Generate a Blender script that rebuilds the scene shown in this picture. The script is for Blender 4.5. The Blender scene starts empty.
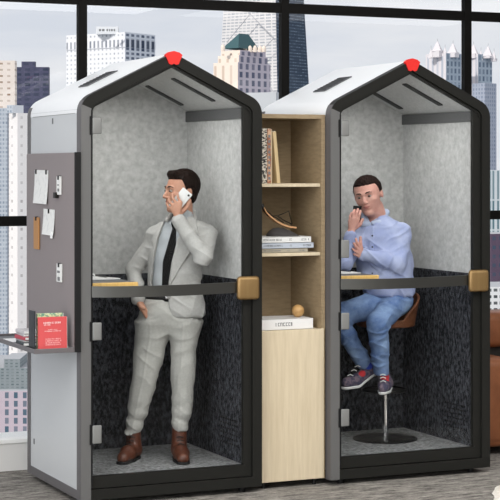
import bpy, bmesh, math, random
import numpy as np
from mathutils import Vector, Matrix
random.seed(7)
C = bpy.context.scene.collection
PI = math.pi
S = 1.1                                   # everything is drafted at 1.0 and enlarged to real size at the end

# ------------------------------------------------------------------ camera numbers
CX, CY, CZ, YAW, FOC, HOR = -2.7489, -8.1338, 1.6954, 0.4248, 1703.5894, 169.4183
cw, sw = math.cos(YAW), math.sin(YAW)

# ------------------------------------------------------------------ materials
def lin(c):
    return tuple([((v/255)/12.92 if v/255 <= .04045 else ((v/255+.055)/1.055)**2.4) for v in c]) + (1,)
def mat(name, col, rough=.6, metal=0, spec=.5, col2=None, scale=20, stretch=(1,1,1), detail=4, lo=.35, hi=.65,
        bump=0, bscale=None, bdist=.005, coat=0, sheen=0, kind='noise'):
    m = bpy.data.materials.new(name); m.use_nodes = True
    nt = m.node_tree; b = nt.nodes['Principled BSDF']
    b.inputs['Base Color'].default_value = lin(col)
    b.inputs['Roughness'].default_value = rough; b.inputs['Metallic'].default_value = metal
    b.inputs['Specular IOR Level'].default_value = spec
    b.inputs['Coat Weight'].default_value = coat
    if sheen: b.inputs['Sheen Weight'].default_value = sheen
    tc = nt.nodes.new('ShaderNodeTexCoord'); mp = nt.nodes.new('ShaderNodeMapping')
    mp.inputs['Scale'].default_value = stretch
    nt.links.new(tc.outputs['Object'], mp.inputs[0])
    if col2 is not None:
        if kind == 'voronoi':
            n = nt.nodes.new('ShaderNodeTexVoronoi'); n.inputs['Scale'].default_value = scale; out = n.outputs['Distance']
        else:
            n = nt.nodes.new('ShaderNodeTexNoise'); n.inputs['Scale'].default_value = scale
            n.inputs['Detail'].default_value = detail; n.inputs['Roughness'].default_value = .65; out = n.outputs['Fac']
        nt.links.new(mp.outputs[0], n.inputs['Vector'])
        r = nt.nodes.new('ShaderNodeValToRGB')
        r.color_ramp.elements[0].position = lo; r.color_ramp.elements[1].position = hi
        r.color_ramp.elements[0].color = lin(col); r.color_ramp.elements[1].color = lin(col2)
        nt.links.new(out, r.inputs[0]); nt.links.new(r.outputs[0], b.inputs['Base Color'])
    if bump:
        n2 = nt.nodes.new('ShaderNodeTexNoise'); n2.inputs['Scale'].default_value = bscale or scale
        n2.inputs['Detail'].default_value = 4
        nt.links.new(mp.outputs[0], n2.inputs['Vector'])
        bp = nt.nodes.new('ShaderNodeBump'); bp.inputs['Strength'].default_value = bump; bp.inputs['Distance'].default_value = bdist
        nt.links.new(n2.outputs['Fac'], bp.inputs['Height']); nt.links.new(bp.outputs[0], b.inputs['Normal'])
    return m
M = {}
M['frame'] = mat('charcoal powder coat', (33,33,31), .45, 0, .15)
M['stile'] = mat('frame grey with painted sheen', (104,104,104), .42, .2, .4)  # lighter grey paints the reflected sheen on the left frame stile
M['side_trim'] = mat('dark grey trim', (92,90,92), .5, 0, .4)
M['clamp'] = mat('brushed grey clamp', (128,129,128), .45, .2, .4)
M['black'] = mat('black rubber', (14,14,16), .6, 0, .3)
M['shell'] = mat('pale grey painted steel', (190,193,196), .4, 0, .5)
M['roof'] = mat('white painted steel', (232,234,237), .35, 0, .5)
M['roof_vent'] = mat('dark vent mesh', (92,94,98), .6)
M['red'] = mat('red plastic', (232,38,32), .45, 0, .4)
M['felt'] = mat('light grey felt', (166,167,166), .95, 0, .1, col2=(194,195,194), scale=30, lo=.34, hi=.68, detail=8, bump=.2, bscale=60, bdist=.004, sheen=.1)
M['felt_dark'] = mat('charcoal felt', (28,29,32), .95, 0, .1, col2=(100,102,110), scale=58, lo=.42, hi=.78, detail=7, stretch=(1,1,.55), bump=.3, bscale=90, bdist=.004)
M['ceil_felt'] = mat('pale ceiling felt', (188,189,188), .95, 0, .1, col2=(206,207,206), scale=60, bump=.1, bscale=80)
M['booth_floor'] = mat('grey booth carpet', (88,90,92), .95, 0, .1, col2=(160,161,162), scale=48, lo=.36, hi=.68, detail=7, bump=.4, bscale=90, bdist=.004)
M['header'] = mat('dark grey ventilation panel', (84,85,86), .6)
M['slot'] = mat('dark slot', (44,44,45), .6)
M['gold'] = mat('brushed bronze', (140,112,72), .42, .55, .5, col2=(152,124,82), scale=30, stretch=(1,1,.05))
M['wood_edge'] = mat('oiled oak edge', (206,166,92), .5, col2=(222,184,112), scale=12, stretch=(8,1,1))
M['desk_top'] = mat('dark grey laminate', (96,97,99), .45)
M['birch'] = mat('pale birch veneer', (196,181,154), .6, 0, .3, col2=(208,194,168), scale=5, stretch=(9,9,.6), detail=5)
M['oak'] = mat('oak veneer darkened for shade', (140,122,96), .6, 0, .3, col2=(156,138,110), scale=5, stretch=(3,3,14), detail=5)  # wood colour darkened to carry the shade inside the bookcase
M['white'] = mat('white ceramic', (238,238,238), .3)
M['paper'] = mat('white paper', (226,227,226), .7, col2=(206,208,208), scale=40, lo=.5, hi=.7)
M['ink'] = mat('grey ink', (118,120,122), .8)
M['lightink'] = mat('pale print', (240,205,205), .8)
M['board'] = mat('taupe grey board', (134,126,127), .6, 0, .4)
M['tray'] = mat('dark grey steel', (98,94,96), .4)
M['trayin'] = mat('black lacquer', (12,12,13), .35)
M['leather_tag'] = mat('tan leather', (176,128,78), .6)
M['chrome'] = mat('polished chrome', (226,226,228), .12, 1)
M['base_black'] = mat('black lacquered steel', (10,10,12), .3, 0, .35)
M['shell_wood'] = mat('brown leather shell', (112,70,46), .6, 0, .3, col2=(94,58,38), scale=14)
M['sofa'] = mat('cognac leather', (140,86,54), .5, 0, .4, col2=(120,70,42), scale=5, bump=.2, bscale=40)
M['dark'] = mat('painted shadow gap', (26,22,20), .8)
M['rug'] = mat('cream shag', (222,216,206), 1, 0, .1, col2=(240,236,228), scale=50, bump=.8, bscale=70, bdist=.02)
M['mullion'] = mat('black window steel', (18,17,16), .6, 0, .1)
M['wall'] = mat('off white plaster', (216,215,213), .8)
M['ledge'] = mat('white ledge', (240,240,238), .5)
M['ceiling'] = mat('white ceiling', (226,226,224), .9)
M['roomwall'] = mat('warm grey plaster', (190,188,184), .9)
# floor carpet: streaky grey brown
def carpet():
    m = bpy.data.materials.new('streaked grey carpet'); m.use_nodes = True
    nt = m.node_tree; b = nt.nodes['Principled BSDF']; b.inputs['Roughness'].default_value = 1; b.inputs['Specular IOR Level'].default_value = .1
    tc = nt.nodes.new('ShaderNodeTexCoord')
    outs = []
    for sc, st, rot in ((6,(.8,3.2,1),.12),(26,(.45,1.8,1),.06),(60,(1,1,1),0)):
        mp = nt.nodes.new('ShaderNodeMapping'); mp.inputs['Scale'].default_value = st; mp.inputs['Rotation'].default_value = (0,0,rot)
        n = nt.nodes.new('ShaderNodeTexNoise'); n.inputs['Scale'].default_value = sc; n.inputs['Detail'].default_value = 5
        n.inputs['Roughness'].default_value = .7
        nt.links.new(tc.outputs['Object'], mp.inputs[0]); nt.links.new(mp.outputs[0], n.inputs['Vector']); outs.append(n.outputs['Fac'])
    a = nt.nodes.new('ShaderNodeMath'); a.operation = 'ADD'; nt.links.new(outs[0], a.inputs[0]); nt.links.new(outs[1], a.inputs[1])
    a2 = nt.nodes.new('ShaderNodeMath'); a2.operation = 'MULTIPLY_ADD'; a2.inputs[1].default_value = .5
    nt.links.new(outs[2], a2.inputs[0]); nt.links.new(a.outputs[0], a2.inputs[2])
    r = nt.nodes.new('ShaderNodeValToRGB')
    r.color_ramp.elements[0].position = .0; r.color_ramp.elements[1].position = 1
    sub = nt.nodes.new('ShaderNodeMapRange'); sub.inputs[1].default_value = .95; sub.inputs[2].default_value = 1.55
    nt.links.new(a2.outputs[0], sub.inputs[0]); nt.links.new(sub.outputs[0], r.inputs[0])
    r.color_ramp.elements[0].color = lin((48,46,46)); r.color_ramp.elements[1].color = lin((172,167,160))
    nt.links.new(r.outputs[0], b.inputs['Base Color'])
    bp = nt.nodes.new('ShaderNodeBump'); bp.inputs['Strength'].default_value = .5; bp.inputs['Distance'].default_value = .006
    nt.links.new(outs[2], bp.inputs['Height']); nt.links.new(bp.outputs[0], b.inputs['Normal'])
    return m
M['carpet'] = carpet()
def glass(name, tint=(1,1,1,1), refl=.04, rough=0.0):
    m = bpy.data.materials.new(name); m.use_nodes = True
    nt = m.node_tree; nt.nodes.remove(nt.nodes['Principled BSDF'])
    t = nt.nodes.new('ShaderNodeBsdfTransparent'); t.inputs[0].default_value = tint
    g = nt.nodes.new('ShaderNodeBsdfGlossy'); g.inputs['Roughness'].default_value = rough
    mx = nt.nodes.new('ShaderNodeMixShader'); mx.inputs[0].default_value = refl
    nt.links.new(t.outputs[0], mx.inputs[1]); nt.links.new(g.outputs[0], mx.inputs[2])
    nt.links.new(mx.outputs[0], nt.nodes['Material Output'].inputs[0])
    return m
M['glass'] = glass('clear door glass', (.985,.99,.99,1), .008)
M['winglass'] = glass('window glass', (.98,.985,.99,1), .02)

# ------------------------------------------------------------------ mesh helpers
def setp(o, label=None, cat=None, group=None, kind=None):
    if label: o['label'] = label
    if cat: o['category'] = cat
    if group: o['group'] = group
    if kind: o['kind'] = kind
    return o
def empty(name, loc, rz=0, label=None, cat=None, group=None, kind=None):
    o = bpy.data.objects.new(name, None); C.objects.link(o); o.location = loc; o.rotation_euler = (0,0,rz)
    o.empty_display_size = .1
    return setp(o, label, cat, group, kind)
class MB:
    def __init__(s): s.bm = bmesh.new()
    def box(s, x0,x1,y0,y1,z0,z1, bev=0, seg=2, mtx=None):
        r = bmesh.ops.create_cube(s.bm, size=1)
        vs = r['verts']
        for v in vs:
            v.co = Vector(((x0+x1)/2+v.co.x*(x1-x0), (y0+y1)/2+v.co.y*(y1-y0), (z0+z1)/2+v.co.z*(z1-z0)))
        if bev:
            es = list({e for v in vs for e in v.link_edges})
            r2 = bmesh.ops.bevel(s.bm, geom=es, offset=bev, segments=seg, profile=.5, affect='EDGES')
            vs = list({v for f in r2['faces'] for v in f.verts})
        if mtx is not None:
            for v in vs: v.co = mtx @ v.co
        return s
    def prism(s, pts, axis, a, b, mtx=None):
        n = len(pts)
        def P(p, t):
            v = {'y': Vector((p[0], t, p[1])), 'z': Vector((p[0], p[1], t)), 'x': Vector((t, p[0], p[1]))}[axis]
            return mtx @ v if mtx is not None else v
        A = [s.bm.verts.new(P(p,a)) for p in pts]; B = [s.bm.verts.new(P(p,b)) for p in pts]
        s.bm.faces.new(A); s.bm.faces.new(B[::-1])
        for i in range(n): s.bm.faces.new((A[i], B[i], B[(i+1)%n], A[(i+1)%n]))
        return s
    def strip(s, outer, inner, y0, y1, closed=False):
        n = len(outer)
        rows = []
        for p, q in zip(outer, inner):
            rows.append([s.bm.verts.new(v) for v in ((p[0],y0,p[1]),(q[0],y0,q[1]),(q[0],y1,q[1]),(p[0],y1,p[1]))])
        for i in range(n if closed else n-1):
            a, b = rows[i], rows[(i+1)%n]
            for k in range(4): s.bm.faces.new((a[k], a[(k+1)%4], b[(k+1)%4], b[k]))
        if not closed: s.bm.faces.new(rows[0]); s.bm.faces.new(rows[-1][::-1])
        return s
    def tube(s, pts, r, n=8, closed=False):
        pts = [Vector(p) for p in pts]; rows = []
        N = len(pts)
        for i, p in enumerate(pts):
            rr = r[i] if isinstance(r, (list,tuple)) else r
            a = pts[(i-1)%N] if (closed or i > 0) else p; b = pts[(i+1)%N] if (closed or i < N-1) else p
            t = (b-a).normalized(); u = t.orthogonal().normalized() if i == 0 else (u - t*u.dot(t)).normalized(); w = t.cross(u)
            rows.append([s.bm.verts.new(p + (u*math.cos(2*PI*k/n) + w*math.sin(2*PI*k/n))*rr) for k in range(n)])
        for i in range(N if closed else N-1):
            a, b = rows[i], rows[(i+1)%N]
            for k in range(n): s.bm.faces.new((a[k], a[(k+1)%n], b[(k+1)%n], b[k]))
        if not closed: s.bm.faces.new(rows[0][::-1]); s.bm.faces.new(rows[-1])
        return s
    def lathe(s, prof, c=(0,0,0), n=32):
        rows = []
        for r, z in prof:
            rows.append([s.bm.verts.new((c[0]+r*math.cos(2*PI*k/n), c[1]+r*math.sin(2*PI*k/n), c[2]+z)) for k in range(n)])
        for a, b in zip(rows, rows[1:]):
            for k in range(n): s.bm.faces.new((a[k], a[(k+1)%n], b[(k+1)%n], b[k]))
        s.bm.faces.new(rows[0][::-1]); s.bm.faces.new(rows[-1])
        return s
    def build(s, name, m, parent=None, smooth=False, loc=None, rot=None):
        bmesh.ops.recalc_face_normals(s.bm, faces=s.bm.faces[:])
        me = bpy.data.meshes.new(name); s.bm.to_mesh(me); s.bm.free()
        if smooth:
            for p in me.polygons: p.use_smooth = True
            me.set_sharp_from_angle(angle=math.radians(38))
        me.materials.append(M[m] if isinstance(m, str) else m)
        o = bpy.data.objects.new(name, me); C.objects.link(o)
        if parent: o.parent = parent
        if loc is not None: o.location = loc
        if rot is not None: o.rotation_euler = rot
        return o

# ------------------------------------------------------------------ signed-distance sculpting
f32 = np.float32
def sub(p, c): return p[0]-f32(c[0]), p[1]-f32(c[1]), p[2]-f32(c[2])
def cap(p, a, b, ra, rb):
    x,y,z = sub(p, a); d = [b[i]-a[i] for i in range(3)]; L = sum(k*k for k in d)+1e-12
    t = np.clip((x*f32(d[0])+y*f32(d[1])+z*f32(d[2]))/f32(L), 0, 1)
    return np.sqrt((x-t*f32(d[0]))**2+(y-t*f32(d[1]))**2+(z-t*f32(d[2]))**2) - (ra+(rb-ra)*t)
def ell(p, c, r):
    x,y,z = sub(p, c)
    k0 = np.sqrt((x/r[0])**2+(y/r[1])**2+(z/r[2])**2); k1 = np.sqrt((x/r[0]**2)**2+(y/r[1]**2)**2+(z/r[2]**2)**2)+1e-9
    return k0*(k0-1)/k1
def bx(p, c, h, r=0):
    x,y,z = sub(p, c); q = [np.abs(x)-(h[0]-r), np.abs(y)-(h[1]-r), np.abs(z)-(h[2]-r)]
    return np.sqrt(sum(np.maximum(k,0)**2 for k in q)) + np.minimum(np.maximum(np.maximum(q[0],q[1]),q[2]),0) - r
def smin(a, b, k):
    h = np.clip(.5+.5*(b-a)/k, 0, 1); return b+(a-b)*h-k*h*(1-h)
def smax(a, b, k): return -smin(-a, -b, k)
def uni(ds, k):
    r = ds[0]
    for d in ds[1:]: r = smin(r, d, k)
    return r
def loft(p, secs, k=.01, e=2.3):
    """secs: (z, cx, cy, hw, hd) sorted by z"""
    s = sorted(secs); zs = [q[0] for q in s]; x,y,z = p
    g = [np.interp(z, zs, [q[i] for q in s]).astype(f32) for i in range(1,5)]
    q = (np.abs((x-g[0])/g[2])**e + np.abs((y-g[1])/g[3])**e)**(1/e)
    d = (q-1)*np.minimum(g[2], g[3])
    return smax(d, np.maximum(z-zs[-1], zs[0]-z), k)
def poly(p2, pts):
    x, y = p2; n = len(pts); d = None; s = np.ones_like(x)
    for i in range(n):
        a, b = pts[i], pts[i-1]
        ex, ey = b[0]-a[0], b[1]-a[1]; wx, wy = x-f32(a[0]), y-f32(a[1])
        t = np.clip((wx*ex+wy*ey)/(ex*ex+ey*ey+1e-12), 0, 1)
        dd = (wx-ex*t)**2+(wy-ey*t)**2; d = dd if d is None else np.minimum(d, dd)
        c1 = y >= a[1]; c2 = y < b[1]; c3 = ex*wy > ey*wx
        flip = (c1 & c2 & c3) | (~c1 & ~c2 & ~c3)
        s = np.where(flip, -s, s)
    return (s*np.sqrt(d)).astype(f32)
def sdf(name, fn, lo, hi, h, m, parent=None, B=4):
    lo = np.array(lo, float); hi = np.array(hi, float)
    n = np.ceil((hi-lo)/(h*B)).astype(int)
    ax = [lo[i]+(np.arange(n[i])+.5)*h*B - h*.5 for i in range(3)]
    g = np.meshgrid(*ax, indexing='ij')
    dc = fn(tuple(a.ravel().astype(f32) for a in g)).reshape(n)
    V = np.repeat(np.repeat(np.repeat(np.where(dc > 0, 1., -1.).astype(f32), B, 0), B, 1), B, 2)
    act = np.argwhere(np.abs(dc) < h*B*1.45+h)
    if len(act) == 0: print('EMPTY', name)
    off = np.stack(np.meshgrid(*[np.arange(B)]*3, indexing='ij'), -1).reshape(-1,3)
    fi = (act[:,None,:]*B+off[None]).reshape(-1,3)
    pf = (fi*h+lo).astype(f32)
    V[fi[:,0],fi[:,1],fi[:,2]] = fn((pf[:,0],pf[:,1],pf[:,2]))
    ins = V < 0
    cells = np.zeros(np.array(V.shape)-1, dtype=np.uint8)
    for i in (0,1):
        for j in (0,1):
            for k in (0,1):
                cells += ins[i:V.shape[0]-1+i, j:V.shape[1]-1+j, k:V.shape[2]-1+k]
    ci = np.argwhere((cells > 0) & (cells < 8))
    idx = -np.ones(cells.shape, dtype=np.int64); idx[ci[:,0],ci[:,1],ci[:,2]] = np.arange(len(ci))
    acc = np.zeros((len(ci),3)); cnt = np.zeros(len(ci))
    for axis in range(3):
        o1, o2 = [a for a in range(3) if a != axis]
        for a in (0,1):
            for b in (0,1):
                s0 = ci.copy(); s0[:,o1] += a; s0[:,o2] += b; s1 = s0.copy(); s1[:,axis] += 1
                v0 = V[s0[:,0],s0[:,1],s0[:,2]]; v1 = V[s1[:,0],s1[:,1],s1[:,2]]
                mk = (v0 < 0) != (v1 < 0); t = np.where(mk, v0/(v0-v1+1e-20), 0)
                pt = (s0-ci).astype(float); pt[:,axis] += t
                acc[mk] += pt[mk]; cnt[mk] += 1
    co = (ci+acc/np.maximum(cnt,1)[:,None])*h+lo
    quads = []
    for axis in range(3):
        o1, o2 = (axis+1)%3, (axis+2)%3
        sl0 = [slice(None)]*3; sl1 = [slice(None)]*3; sl0[axis] = slice(0,-1); sl1[axis] = slice(1,None)
        a = ins[tuple(sl0)]; b = ins[tuple(sl1)]
        e = np.argwhere(a != b); e = e[(e[:,o1] > 0) & (e[:,o2] > 0) & (e[:,o1] < cells.shape[o1]) & (e[:,o2] < cells.shape[o2])]
        fl = a[e[:,0],e[:,1],e[:,2]]
        def gi(d1, d2):
            q = e.copy(); q[:,o1] -= d1; q[:,o2] -= d2; return idx[q[:,0],q[:,1],q[:,2]]
        q = np.stack([gi(1,1), gi(0,1), gi(0,0), gi(1,0)], 1)
        q[~fl] = q[~fl][:, ::-1]; quads.append(q)
    q = np.concatenate(quads); q = q[(q >= 0).all(1)]
    me = bpy.data.meshes.new(name)
    me.vertices.add(len(co)); me.vertices.foreach_set('co', co.astype(f32).ravel())
    me.loops.add(len(q)*4); me.loops.foreach_set('vertex_index', q.astype(np.int32).ravel())
    me.polygons.add(len(q)); me.polygons.foreach_set('loop_start', np.arange(0,len(q)*4,4,dtype=np.int32))
    me.update(calc_edges=True); me.validate()
    me.polygons.foreach_set('use_smooth', np.ones(len(me.polygons), dtype=bool))
    me.materials.append(M[m] if isinstance(m, str) else m)
    o = bpy.data.objects.new(name, me); C.objects.link(o)
    if parent: o.parent = parent
    return o

# ------------------------------------------------------------------ SETTING
def struct(name, mb, m, **k): return setp(mb.build(name, m, **k), kind='structure')
WY = 1.15
struct('floor', MB().box(-6,9.5,-10.8,WY+.35,-.1,0), 'carpet')
struct('ceiling', MB().box(-6,9.5,-10.8,WY+.35,3.3,3.4), 'ceiling')
struct('wall_left', MB().box(-6.15,-6,-10.8,WY+.35,-.1,3.4), 'roomwall')
struct('wall_right', MB().box(9.5,9.65,-10.8,WY+.35,-.1,3.4), 'roomwall')
struct('wall_front', MB().box(-6.15,9.65,-10.95,-10.8,-.1,3.4), 'roomwall')
struct('wall_back', MB().box(-6,9.5,WY,WY+.2,0,.155), 'wall')
struct('trim_1', MB().box(-6,9.5,WY-.012,WY+.25,.155,.18,.004), 'ledge')
MU = [.39-1.2915*k for k in range(5,0,-1)] + [.39+1.2915*k for k in range(0,8)]
win = empty('window_1', (0,WY+.05,0), kind='structure')
b = MB()
for zr in ((1.374,1.431),(2.645,2.705),(3.24,3.3)): b.box(-6,9.5,0,.03,zr[0],zr[1])
b.build('transom', 'mullion', win)
for x in MU: MB().box(x,x+.052,-.004,.036,.18,3.3).build('mullion', 'mullion', win)
ed = [-6]+MU+[9.5]
for a, c in zip(ed, ed[1:]):
    a2 = a+.055 if a > -6 else a
    if c < -1.5 or a > 5: continue
    for z0, z1 in ((.18,1.374),(1.431,2.645),(2.705,3.24)):
        MB().box(a2,c,.012,.018,z0,z1).build('pane', 'winglass', win)

# ------------------------------------------------------------------ BOOTHS
SL = .4944; CS = math.sqrt(1+SL*SL)
def pent(d, n=9, bot=.03, z_eave=2.047, w=1.0, rad=.10, dz=0):
    """outline of the booth face inset by d: bottom-left, up the left side, round the eave, apex, down, bottom-right"""
    xl, xr = d, w-d; ze = z_eave+SL*d-CS*d; apex = z_eave+SL*.5-CS*d
    r = max(rad-d, .012); L = r*math.tan(math.radians(90-26.3)/2)
    ang0 = math.atan(SL)
    c = (xl+r, ze-L)
    left = [(xl, bot+d+dz)] + [(c[0]+r*math.cos(t), c[1]+r*math.sin(t)) for t in [PI-(PI/2-ang0)*i/n for i in range(n+1)]]
    return left + [(.5, apex)] + [(w-x, z) for x, z in left[::-1]]
def arcpos(o, i): return o[i]
def make_booth(label):
    t = empty('phone_booth', (0,0,0), 0, label, 'booth')
    O, I = pent(0), pent(.053)
    n = len(O); I[0] = (I[0][0], .03); I[-1] = (I[-1][0], .03)
    # frame in pieces: hinge stile painted lighter for sheen, dark rafters + latch stile, bottom rail
    ap = n//2
    k = 5
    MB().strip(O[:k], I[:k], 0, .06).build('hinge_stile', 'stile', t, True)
    MB().strip(O[k-1:ap+1], I[k-1:ap+1], 0, .06).build('rafter', 'frame', t, True)
    MB().strip(O[ap:-1], I[ap:-1], 0, .06).build('rafter', 'frame', t, True)
    MB().strip(O[-2:], I[-2:], 0, .06).build('latch_stile', 'frame', t)
    MB().box(.053,.947,0,.06,.03,.083).build('bottom_rail', 'frame', t)
    # side trims: front edge band wraps the flank, back band, sill band
    b = MB(); b.strip(pent(-.0015)[:k+2], pent(.02)[:k+2], .006, .062); b.build('flank_trim', 'side_trim', t, True)
    OB = pent(0)
    b = MB(); b.strip(pent(-.001)[:6], pent(.03)[:6], .864, .914); b.strip(pent(-.001)[-6:], pent(.03)[-6:], .864, .914)
    b.box(0,.03,.06,.87,.03,.075); b.box(.97,1,.06,.87,.03,.075); b.box(.02,.98,.88,.914,.03,.075)
    b.build('back_trim', 'side_trim', t, True)
    # white flank panels
    sp = MB().box(.003,.055,.062,.864,.075,2.0).build('side_panel', 'shell', t)
    MB().box(.0015,.006,.10,.82,1.979,1.981).build('seam', 'side_trim', sp)
    for y, z in ((.47,1.935),(.80,.20)): MB().box(.0005,.006,y-.008,y+.008,z,z+.03,.002).build('latch_plate', 'header', sp)
    MB().box(.93,.997,.062,.864,.075,2.0).build('side_panel', 'shell', t)
    MB().box(.03,.97,.85,.905,.075,2.03).build('back_panel', 'shell', t)
    # roof shell
    A = pent(.002); Bn = pent(.028)
    A2 = [(A[1][0], 1.98)]+A[1:-1]+[(A[-2][0], 1.98)]; B2 = [(Bn[1][0], 1.98)]+Bn[1:-1]+[(Bn[-2][0], 1.98)]
    rf = MB().strip(A2, B2, .06, .912).build('roof_panel', 'roof', t, True)
    G = pent(.03)
    gp = [(.03,1.97)]+[q for q in G[6:-6]]+[(.97,1.97)]
    MB().prism(gp, 'y', .85, .905).build('gable_panel', 'roof', t)
    ang = math.atan(SL)
    mt = Matrix.Translation((.265,.50,2.047+SL*.265+.001)) @ Matrix.Rotation(-ang, 4, 'Y')
    v = MB().box(-.095,.095,-.075,.075,-.002,.003, mtx=mt).build('roof_vent', 'roof_vent', t)
    b = MB()
    for i in range(9): b.box(-.085+i*.02,-.079+i*.02,-.07,.07,.003,.006, mtx=mt)
    b.build('louvre', 'slot', v)
    # red ridge cap
    z = 2.2945
    b = MB(); b.prism([(.5-.047,z-.023+.012),(.5-.03,z+.002),(.5,z+.009),(.5+.03,z+.002),(.5+.047,z-.023+.012),(.5+.026,z-.058),(.5+.012,z-.062),(.5,z-.055),(.5-.012,z-.062),(.5-.026,z-.058)], 'y', -.006, .016)
    b.build('ridge_cap', 'red', t)
    # door: frame, glass, rail, knob, clamps
    D1, D2 = pent(.055), pent(.066)
    dr = MB().strip(D1[:-1], D2[:-1], .012, .04).build('door_frame', 'frame', t, True)
    MB().box(.90,.946,.018,.045,.085,2.035).build('door_stile', 'frame', dr)
    MB().box(.058,.91,.012,.045,.087,.147).build('door_rail', 'frame', dr)
    MB().box(.055,.062,.0,.05,.087,1.99).build('hinge_gasket', 'black', dr)
    g = pent(.06, dz=.05)
    MB().prism(g, 'y', .026, .032).build('door_glass', 'glass', t)
    # push bar, bow added so its reflection fades left to right
    rows = MB(); N = 14
    pr = []
    for i in range(N+1):
        s = i/N; x = .054+.80*s; y = -.012-.085*math.sin(PI*s**.8)
        pr.append((x, y))
    pl = pr+[(x, y+.016) for x, y in pr[::-1]]
    MB().prism(pl, 'z', 1.052, 1.108).build('push_bar', 'bar', t, True)
    MB().box(.845,.971,-.04,-.012,1.016,1.138,.018,4).build('door_knob', 'gold', t, True)
    MB().box(.87,.945,-.013,.02,1.05,1.10).build('knob_plate', 'black', t)
    cl = [(1.874,1.959),(.835,.925),(.315,.408)]
    if 'second' in label or 'seated' in label: cl.append((1.22,1.316))
    for z0, z1 in cl:
        c = MB().box(.058,.107,-.012,-.001,z0,z1,.006,3).build('hinge_clamp', 'clamp', t, True)
        MB().box(.046,.058,-.008,.004,z0-.004,z1+.004).build('hinge_knuckle', 'black', c)
    # interior lining
    WX0, WX1, YB, ZF, ZM = .06, .92, .84, .14, 1.112
    MB().box(WX0,WX1,.05,YB,.10,ZF).build('booth_carpet', 'booth_floor', t)
    MB().box(.04,.96,.052,.86,.045,.10).build('base_plate', 'black', t)
    MB().box(WX0,WX1,YB,YB+.01,ZF,ZM).build('lower_felt', 'felt_dark', t)
    MB().box(WX0,WX1,YB,YB+.01,ZM,2.024).prism([(WX0,2.024),(WX1,2.024),(.5,2.23)], 'y', YB, YB+.01).build('upper_felt', 'felt', t)
    MB().box(WX1,.93,.052,YB,ZF,ZM).build('lower_felt', 'felt_dark', t)
    MB().box(WX1,.93,.052,YB,ZM,2.02).build('upper_felt', 'felt', t)
    MB().box(WX0-.01,WX0,.052,YB,ZF,ZM).build('lower_felt', 'felt_dark', t)
    MB().box(WX0-.01,WX0,.052,YB,ZM,2.02).build('upper_felt', 'felt', t)
    MB().box(.908,.9205,.052,YB,1.964,2.022).build('header_strip', 'header', t)
    ze = 2.024
    zc = lambda x: ze+(.42-abs(x-.5))*SL*.985
    b = MB(); b.prism([(.06,zc(.06)),(.5,zc(.5)),(.94,zc(.94)),(.94,zc(.94)+.01),(.5,zc(.5)+.01),(.06,zc(.06)+.01)], 'y', .05, .85)
    cp = b.build('ceiling_panel', 'ceil_felt', t)
    for y0, y1, xa, xb in ((.25,.28,.60,.835),(.725,.755,.635,.845)):
        zz = zc
        b = MB(); b.prism([(xa,zz(xa)-.007),(xb,zz(xb)-.007),(xb,zz(xb)+.005),(xa,zz(xa)+.005)], 'y', y0-.012, y1+.008)
        b.build('light_slot', 'slot', cp)
    b = MB()
    for i in range(8):
        for j in range(6): b.box(.916,.9198,.14+i*.03,.152+i*.03,.22+j*.026,.229+j*.026)
    b.build('air_grille', 'black', t)
    dk = MB().box(WX0,.335,.09,YB,1.102,1.116).build('desk', 'desk_top', t)
    MB().box(WX0,.337,.078,.10,1.08,1.117,.004).build('desk_edge', 'wood_edge', dk)
    for x, y in ((.09,.06),(.91,.06),(.09,.85),(.91,.85)):
        MB().lathe([(.018,0),(.018,.03)], (x,y,0), 16).build('foot', 'black', t)
    return t
M['bar'] = mat('satin charcoal metal', (88,88,86), .40, .85, .5)
booth1 = make_booth('left white gable-roofed phone booth where a man in a grey suit stands')
booth2 = make_booth('right white gable-roofed phone booth where a man in blue sits (second booth)')
booth2['label'] = 'right white gable-roofed phone booth with a seated man in a blue shirt'
X2 = 1.4058
booth2.location = (X2,0,0)

# desk items
def cup(x, y, z, label):
    t = MB().lathe([(.0,0),(.024,0),(.026,.004),(.029,.05),(.0265,.05),(.024,.008),(.0,.008)], (0,0,0), 24).build('coffee_cup', 'white', None, True, loc=(x,y,z))
    setp(t, label, 'cup', 'white cups on the booth desks')
    b = MB(); b.tube([(.026,0,.04),(.042,0,.036),(.044,0,.02),(.027,0,.012)], .004, 8); b.build('handle', 'white', t, True)
cup(.105,.22,1.1165,'white coffee cup on the desk beside the standing man')
cup(X2+.098,.22,1.1165,'white coffee cup on the desk beside the seated man')
def magazine(x, y, z, label, w, dpt, rz):
    t = empty('open_magazine', (x,y,z), rz, label, 'magazine')
    b = MB(); b.prism([(-w/2,0),(w/2,0),(w/2,.008),(w*.2,.014),(0,.009),(-w*.2,.014),(-w/2,.008)], 'y', -dpt/2, dpt/2); b.build('page_block', 'paper', t)
    MB().box(-w/2-.004,w/2+.004,-dpt/2-.004,dpt/2+.004,-.0,.0035).build('cover', 'ink', t)
    b = MB(); b.prism([(.02,.0125),(w*.2,.0152),(w/2-.01,.0096),(w/2-.01,.0088),(w*.2,.0142),(.02,.0117)], 'y', -dpt/2+.02, dpt/2-.02); b.build('printed_photo', 'frame', t)
magazine(.215,.42,1.1165,'open magazine on the desk beside the standing man', .19,.26,.05)
magazine(X2+.20,.30,1.1165,'open magazine under the elbow of the seated man', .16,.2,.15)

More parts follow.
